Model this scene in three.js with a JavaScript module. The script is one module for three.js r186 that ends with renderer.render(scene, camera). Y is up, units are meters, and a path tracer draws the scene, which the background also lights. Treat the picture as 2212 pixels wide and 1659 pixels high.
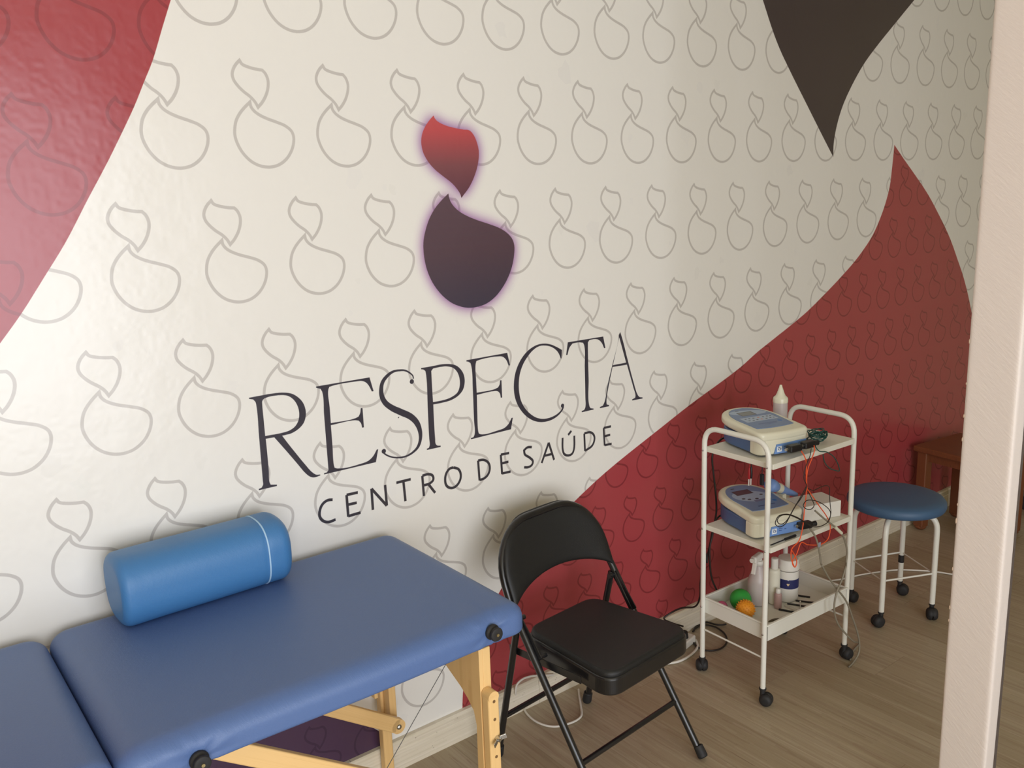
import * as THREE from 'three';
import { mergeGeometries, mergeVertices, toCreasedNormals } from 'three/addons/utils/BufferGeometryUtils.js';
import { RoundedBoxGeometry } from 'three/addons/geometries/RoundedBoxGeometry.js';
import { RectAreaLightUniformsLib } from 'three/addons/lights/RectAreaLightUniformsLib.js';

// ------------------------------------------------------------------ camera, sky, daylight, exposure
const scene = new THREE.Scene();
const camera = new THREE.PerspectiveCamera(46.93, 4 / 3, 0.05, 60);
camera.position.set(0, 1.6655, 2.1);
camera.rotation.order = 'YXZ';
camera.rotation.set(THREE.MathUtils.degToRad(-12.158), THREE.MathUtils.degToRad(-37.432), THREE.MathUtils.degToRad(-2.087));
scene.background = new THREE.Color(0.62, 0.74, 0.92);
const renderer = new THREE.WebGLRenderer({ antialias: true });
renderer.toneMapping = THREE.LinearToneMapping;
renderer.toneMappingExposure = 1.0;
renderer.shadowMap.enabled = true;
renderer.shadowMap.type = THREE.PCFSoftShadowMap;
RectAreaLightUniformsLib.init();
const RX0 = -2.3, RX1 = 5.8, RZ = 4.4, RH = 2.75;             // the room: x, depth, height
const WIN = { x0: -1.75, x1: 1.65, y0: 0.06, y1: 2.4 };          // shopfront opening opposite the mural
const DAY = 5.55;                                                 // daylight coming in through each pane
for (let i = 0; i < 3; i++) {
  const w = (WIN.x1 - WIN.x0) / 3, l = new THREE.RectAreaLight(new THREE.Color(0.94, 0.953, 1.0), DAY, w - 0.08, WIN.y1 - WIN.y0 - 0.08);
  l.position.set(WIN.x0 + w * (i + 0.5), (WIN.y0 + WIN.y1) / 2, RZ - 0.03);
  l.lookAt(l.position.x, l.position.y, 0);
  l.name = 'window_daylight';
  scene.add(l);
}

// ------------------------------------------------------------------ helpers
let seed = 7;
const rnd = () => ((seed = (seed * 1664525 + 1013904223) >>> 0) / 4294967296);
const V = (x, y, z) => new THREE.Vector3(x, y, z);
const srgb = (r, g, b) => new THREE.Color().setRGB(r / 255, g / 255, b / 255, THREE.SRGBColorSpace);
const mat = (c, roughness = 0.6, extra = {}) => new THREE.MeshPhysicalMaterial({ color: c, roughness, ...extra });
const taken = {};
const numbered = (n) => { const k = (taken[n] = (taken[n] ?? -1) + 1); return k ? n + '_' + String(k).padStart(3, '0') : n; };
function shade(o) { o.traverse((m) => { if (m.isMesh) { m.castShadow = true; m.receiveShadow = true; } }); return o; }
function part(name, geometry, material, parent) {
  const g = Array.isArray(geometry) ? mergeGeometries(geometry.map((q) => { const p = q.index ? q.toNonIndexed() : q.clone(); for (const k of Object.keys(p.attributes)) if (!['position', 'normal', 'uv'].includes(k)) p.deleteAttribute(k); return p; })) : geometry;
  const m = new THREE.Mesh(g, material); m.name = name; m.castShadow = m.receiveShadow = true; parent.add(m); return m;
}
function thing(name, label, category, pos = [0, 0, 0], turn = 0, group) {
  const o = new THREE.Group(); o.name = numbered(name); o.position.set(...pos); o.rotation.y = turn;
  o.userData = { label, category }; if (group) o.userData.group = group; scene.add(o); return o;
}
function solo(name, geometry, material, label, category, pos = [0, 0, 0], group) {
  const m = part(numbered(name), geometry, material, scene); m.position.set(...pos); m.userData = { label, category }; if (group) m.userData.group = group; return m;
}
function structure(name) { const o = new THREE.Group(); o.name = name; o.userData = { kind: 'structure' }; scene.add(o); return o; }
const at = (g, x, y, z, rx = 0, ry = 0, rz = 0) => { const m = new THREE.Matrix4().compose(V(x, y, z), new THREE.Quaternion().setFromEuler(new THREE.Euler(rx, ry, rz)), V(1, 1, 1)); return g.applyMatrix4(m); };
const box = (w, h, d, x = 0, y = 0, z = 0, r = 0) => at(r ? new RoundedBoxGeometry(w, h, d, 2, r) : new THREE.BoxGeometry(w, h, d), x, y, z);
const cyl = (r0, r1, h, x = 0, y = 0, z = 0, n = 24) => at(new THREE.CylinderGeometry(r1, r0, h, n), x, y, z);
const lathe = (pts, n = 32) => new THREE.LatheGeometry(pts.map((p) => new THREE.Vector2(p[0], p[1])), n);
function rod(a, b, r, n = 12) {                                    // straight bar between two points
  const d = V(...b).sub(V(...a)), g = new THREE.CylinderGeometry(r, r, d.length(), n);
  g.applyQuaternion(new THREE.Quaternion().setFromUnitVectors(V(0, 1, 0), d.clone().normalize()));
  return g.translate((a[0] + b[0]) / 2, (a[1] + b[1]) / 2, (a[2] + b[2]) / 2);
}
function flat(a, b, w, t, up = V(0, 0, 1)) {                       // flat bar of width w and thickness t (along up) between two points
  const A = V(...a), B = V(...b), y = B.clone().sub(A), L = y.length(); y.normalize();
  const z = up.clone().sub(y.clone().multiplyScalar(up.dot(y))).normalize(), x = y.clone().cross(z);
  const g = new RoundedBoxGeometry(w, L, t, 2, Math.min(w, t) * 0.2), m = new THREE.Matrix4().makeBasis(x, y, z).setPosition(A.add(B).multiplyScalar(0.5));
  return g.applyMatrix4(m);
}
function bent(pts, r, bend, n = 14) {                              // tube along a polyline with rounded bends, capped ends
  const P = pts.map((p) => V(...p)), path = [P[0].clone()];
  for (let i = 1; i < P.length - 1; i++) {
    const a = P[i - 1].clone().sub(P[i]), b = P[i + 1].clone().sub(P[i]), d = Math.min(bend, a.length() * 0.48, b.length() * 0.48);
    const s = P[i].clone().add(a.setLength(d)), e = P[i].clone().add(b.setLength(d)), q = new THREE.QuadraticBezierCurve3(s, P[i], e);
    for (let k = 0; k <= 8; k++) path.push(q.getPoint(k / 8));
  }
  path.push(P[P.length - 1].clone());
  return sweep(path, r, n);
}
function sweep(path, r, n) {                                       // sweep a circle along points, parallel transport frames
  const pos = [], idx = [], nor = []; let T = path[1].clone().sub(path[0]).normalize();
  let U = Math.abs(T.y) < 0.9 ? V(0, 1, 0) : V(1, 0, 0); U.sub(T.clone().multiplyScalar(U.dot(T))).normalize();
  for (let i = 0; i < path.length; i++) {
    const t = path[Math.min(i + 1, path.length - 1)].clone().sub(path[Math.max(i - 1, 0)]).normalize();
    U.sub(t.clone().multiplyScalar(U.dot(t))).normalize(); const W = t.clone().cross(U);
    for (let k = 0; k <= n; k++) { const a = (k / n) * Math.PI * 2, d = U.clone().multiplyScalar(Math.cos(a)).add(W.clone().multiplyScalar(Math.sin(a))); nor.push(d.x, d.y, d.z); d.multiplyScalar(r).add(path[i]); pos.push(d.x, d.y, d.z); }
  }
  for (let i = 0; i < path.length - 1; i++) for (let k = 0; k < n; k++) { const a = i * (n + 1) + k, b = a + n + 1; idx.push(a, a + 1, b, b, a + 1, b + 1); }
  const cap = (i, flip) => { const c = pos.length / 3; pos.push(path[i].x, path[i].y, path[i].z); const t = path[Math.min(i + 1, path.length - 1)].clone().sub(path[Math.max(i - 1, 0)]).normalize().multiplyScalar(flip ? -1 : 1); nor.push(t.x, t.y, t.z); for (let k = 0; k < n; k++) { const a = i * (n + 1) + k; flip ? idx.push(c, a + 1, a) : idx.push(c, a, a + 1); } };
  cap(0, true); cap(path.length - 1, false);
  const g = new THREE.BufferGeometry(); g.setAttribute('position', new THREE.Float32BufferAttribute(pos, 3)); g.setAttribute('normal', new THREE.Float32BufferAttribute(nor, 3));
  g.setAttribute('uv', new THREE.Float32BufferAttribute(new Float32Array((pos.length / 3) * 2), 2)); g.setIndex(idx); return g;
}
function cable(pts, r, per = 6, closed = false) { const c = new THREE.CatmullRomCurve3(pts.map((p) => V(...p)), closed, 'centripetal'); return sweep(c.getPoints(pts.length * per), r, 7); }
function planUV(g, s = 1) { const p = g.attributes.position, uv = new Float32Array(p.count * 2); for (let i = 0; i < p.count; i++) { uv[2 * i] = (p.getX(i) + 0.37 * p.getY(i)) * s; uv[2 * i + 1] = (p.getZ(i) + p.getY(i)) * s; } g.setAttribute('uv', new THREE.BufferAttribute(uv, 2)); return g; }
function softBox(L, H, W, r, nx, ny, nz, fn, rb = r, rt = r) {                     // cushion: box with rounded edges and a free displacement
  const g0 = new THREE.BoxGeometry(2, 2, 2, nx, ny, nz); g0.deleteAttribute('uv'); g0.deleteAttribute('normal');
  const g = mergeVertices(g0, 1e-5), p = g.attributes.position, half = [L / 2, H / 2, W / 2];
  for (let i = 0; i < p.count; i++) {
    const v = [p.getX(i), p.getY(i), p.getZ(i)].map((q, k) => { const e = Math.sign(q) * (1 - Math.pow(1 - Math.abs(q), 1.6)); return e * half[k]; });
    const R = [r, v[1] < 0 ? rb : rt, r], q = v.map((c, k) => Math.max(-(half[k] - R[k]), Math.min(half[k] - R[k], c))), d = v.map((c, k) => c - q[k]), l = Math.hypot(...d.map((c, k) => c / R[k])) || 1;
    const o = q.map((c, k) => c + d[k] / l); const s = fn ? fn(...o) : o; p.setXYZ(i, ...s);
  }
  g.computeVertexNormals(); return planUV(g);
}
function shape(pts, smooth = false) { const s = new THREE.Shape(); if (smooth) { s.moveTo(...pts[0]); s.splineThru(pts.slice(1).concat([pts[0]]).map((p) => new THREE.Vector2(...p))); } else s.setFromPoints(pts.map((p) => new THREE.Vector2(...p))); return s; }
function slab(s, h, bevel = 0, segs = 3, curve = 12) {             // plan shape (x, -z) extruded upwards from y = 0 to h
  const g = new THREE.ExtrudeGeometry(s, { depth: h - 2 * bevel, bevelEnabled: bevel > 0, bevelThickness: bevel, bevelSize: bevel, bevelOffset: -bevel, bevelSegments: segs, curveSegments: curve });
  return g.translate(0, 0, bevel).rotateX(-Math.PI / 2);
}
function noise2(size, oct, amp) {                                  // tiling value noise, 0..1
  const out = new Float32Array(size * size);
  for (let o = 0; o < oct.length; o++) { const n = oct[o], g = Array.from({ length: n * n }, rnd);
    for (let y = 0; y < size; y++) for (let x = 0; x < size; x++) { const fx = (x / size) * n, fy = (y / size) * n, x0 = fx | 0, y0 = fy | 0, s = (t) => t * t * (3 - 2 * t), u = s(fx - x0), w = s(fy - y0), q = (i, j) => g[((j + n) % n) * n + ((i + n) % n)];
      out[y * size + x] += amp[o] * (q(x0, y0) * (1 - u) * (1 - w) + q(x0 + 1, y0) * u * (1 - w) + q(x0, y0 + 1) * (1 - u) * w + q(x0 + 1, y0 + 1) * u * w); } }
  return out;
}
function greyTexture(data, size, lo = 0, hi = 1) {
  const b = new Uint8Array(size * size * 4); for (let i = 0; i < size * size; i++) { const v = Math.max(0, Math.min(255, (lo + (hi - lo) * data[i]) * 255)); b[4 * i] = b[4 * i + 1] = b[4 * i + 2] = v; b[4 * i + 3] = 255; }
  const t = new THREE.DataTexture(b, size, size); t.wrapS = t.wrapT = THREE.RepeatWrapping; t.magFilter = t.minFilter = THREE.LinearFilter; t.needsUpdate = true; return t;
}
function canvasTexture(w, h, draw) { const c = document.createElement('canvas'); c.width = w; c.height = h; draw(c.getContext('2d'), w, h); const t = new THREE.CanvasTexture(c); t.colorSpace = THREE.SRGBColorSpace; t.anisotropy = 8; return t; }

// ------------------------------------------------------------------ materials
const grain = greyTexture(noise2(256, [8, 32, 128], [0.35, 0.35, 0.3]), 256);
const grainAt = (rep) => { const t = grain.clone(); t.repeat.set(rep, rep); t.needsUpdate = true; return t; };
const M = {
  plaster: mat(srgb(226, 220, 210), 0.75),
  ceiling: mat(srgb(238, 233, 208), 0.85),
  wallRear: mat(srgb(230, 222, 188), 0.8),
  post: mat(srgb(228, 217, 209), 0.5, { bumpMap: grainAt(5), bumpScale: 0.0006 }),
  alu: mat(srgb(190, 192, 195), 0.35, { metalness: 0.8 }),
  gasket: mat(srgb(90, 80, 74), 0.6),
  glass: new THREE.MeshPhysicalMaterial({ color: 0xffffff, roughness: 0.02, transmission: 1, thickness: 0, ior: 1.5 }),
  vinyl: mat(srgb(86, 112, 162), 0.4, { bumpMap: grainAt(40), bumpScale: 0.0004 }),
  bolster: mat(srgb(66, 122, 178), 0.4, { bumpMap: grainAt(40), bumpScale: 0.0003 }),
  piping: mat(srgb(170, 205, 235), 0.5),
  stoolVinyl: mat(srgb(62, 92, 124), 0.5),
  black: mat(srgb(26, 26, 28), 0.4),
  rubber: mat(srgb(34, 33, 34), 0.65),
  blackMetal: mat(srgb(24, 24, 26), 0.28, { clearcoat: 0.4, clearcoatRoughness: 0.25 }),
  blackVinyl: mat(srgb(21, 22, 23), 0.46, { bumpMap: grainAt(60), bumpScale: 0.0003 }),
  maple: null, mapleDark: null,
  hole: mat(srgb(120, 88, 50), 0.8),
  wire: mat(srgb(96, 94, 92), 0.5, { metalness: 0.6 }),
  steel: mat(srgb(200, 200, 198), 0.25, { metalness: 1 }),
  brass: mat(srgb(190, 175, 130), 0.35, { metalness: 0.9 }),
  whiteMetal: mat(srgb(228, 226, 216), 0.35),
  whiteBoard: mat(srgb(226, 222, 208), 0.4),
  whitePlastic: mat(srgb(224, 220, 198), 0.2),
  devBlue: mat(srgb(72, 98, 142), 0.4),
  paleBlue: mat(srgb(120, 150, 205), 0.45),
  clearPlastic: mat(srgb(225, 215, 212), 0.35, { transmission: 0.35, thickness: 0 }),
  whiteSoft: mat(srgb(226, 222, 214), 0.5),
  cream: mat(srgb(225, 222, 205), 0.45),
  orange: mat(srgb(240, 90, 40), 0.5),
  green: mat(srgb(20, 72, 66), 0.5),
  cordBlack: mat(srgb(34, 27, 22), 0.5),
  cordGrey: mat(srgb(140, 132, 116), 0.5),
  cordWhite: mat(srgb(225, 220, 210), 0.5),
  ballGreen: mat(srgb(48, 160, 62), 0.5),
  ballOrange: mat(srgb(232, 150, 34), 0.55),
  ballPink: mat(srgb(190, 90, 125), 0.55),
  red: mat(srgb(170, 30, 36), 0.5),
};
const wood = (base, streak, w = 256, h = 1024) => canvasTexture(w, h, (c) => {
  c.fillStyle = base; c.fillRect(0, 0, w, h);
  for (let i = 0; i < 260; i++) { const x = rnd() * w, l = h * (0.15 + rnd() * 0.8), y = rnd() * h, a = 0.02 + rnd() * 0.07; c.strokeStyle = streak.replace('A', a.toFixed(3)); c.lineWidth = 0.6 + rnd() * 3.2; c.beginPath(); c.moveTo(x, y); c.bezierCurveTo(x + rnd() * 8 - 4, y + l * 0.3, x + rnd() * 10 - 5, y + l * 0.6, x + rnd() * 8 - 4, y + l); c.stroke(); }
});
const mapleTex = wood('rgb(238,198,136)', 'rgba(170,115,55,A)');
mapleTex.wrapS = mapleTex.wrapT = THREE.RepeatWrapping;
M.maple = mat(0xffffff, 0.42, { map: mapleTex });
const brownTex = wood('rgb(122,70,40)', 'rgba(50,20,8,A)');
brownTex.wrapS = brownTex.wrapT = THREE.RepeatWrapping;
M.brownWood = mat(0xffffff, 0.5, { map: brownTex });

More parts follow.
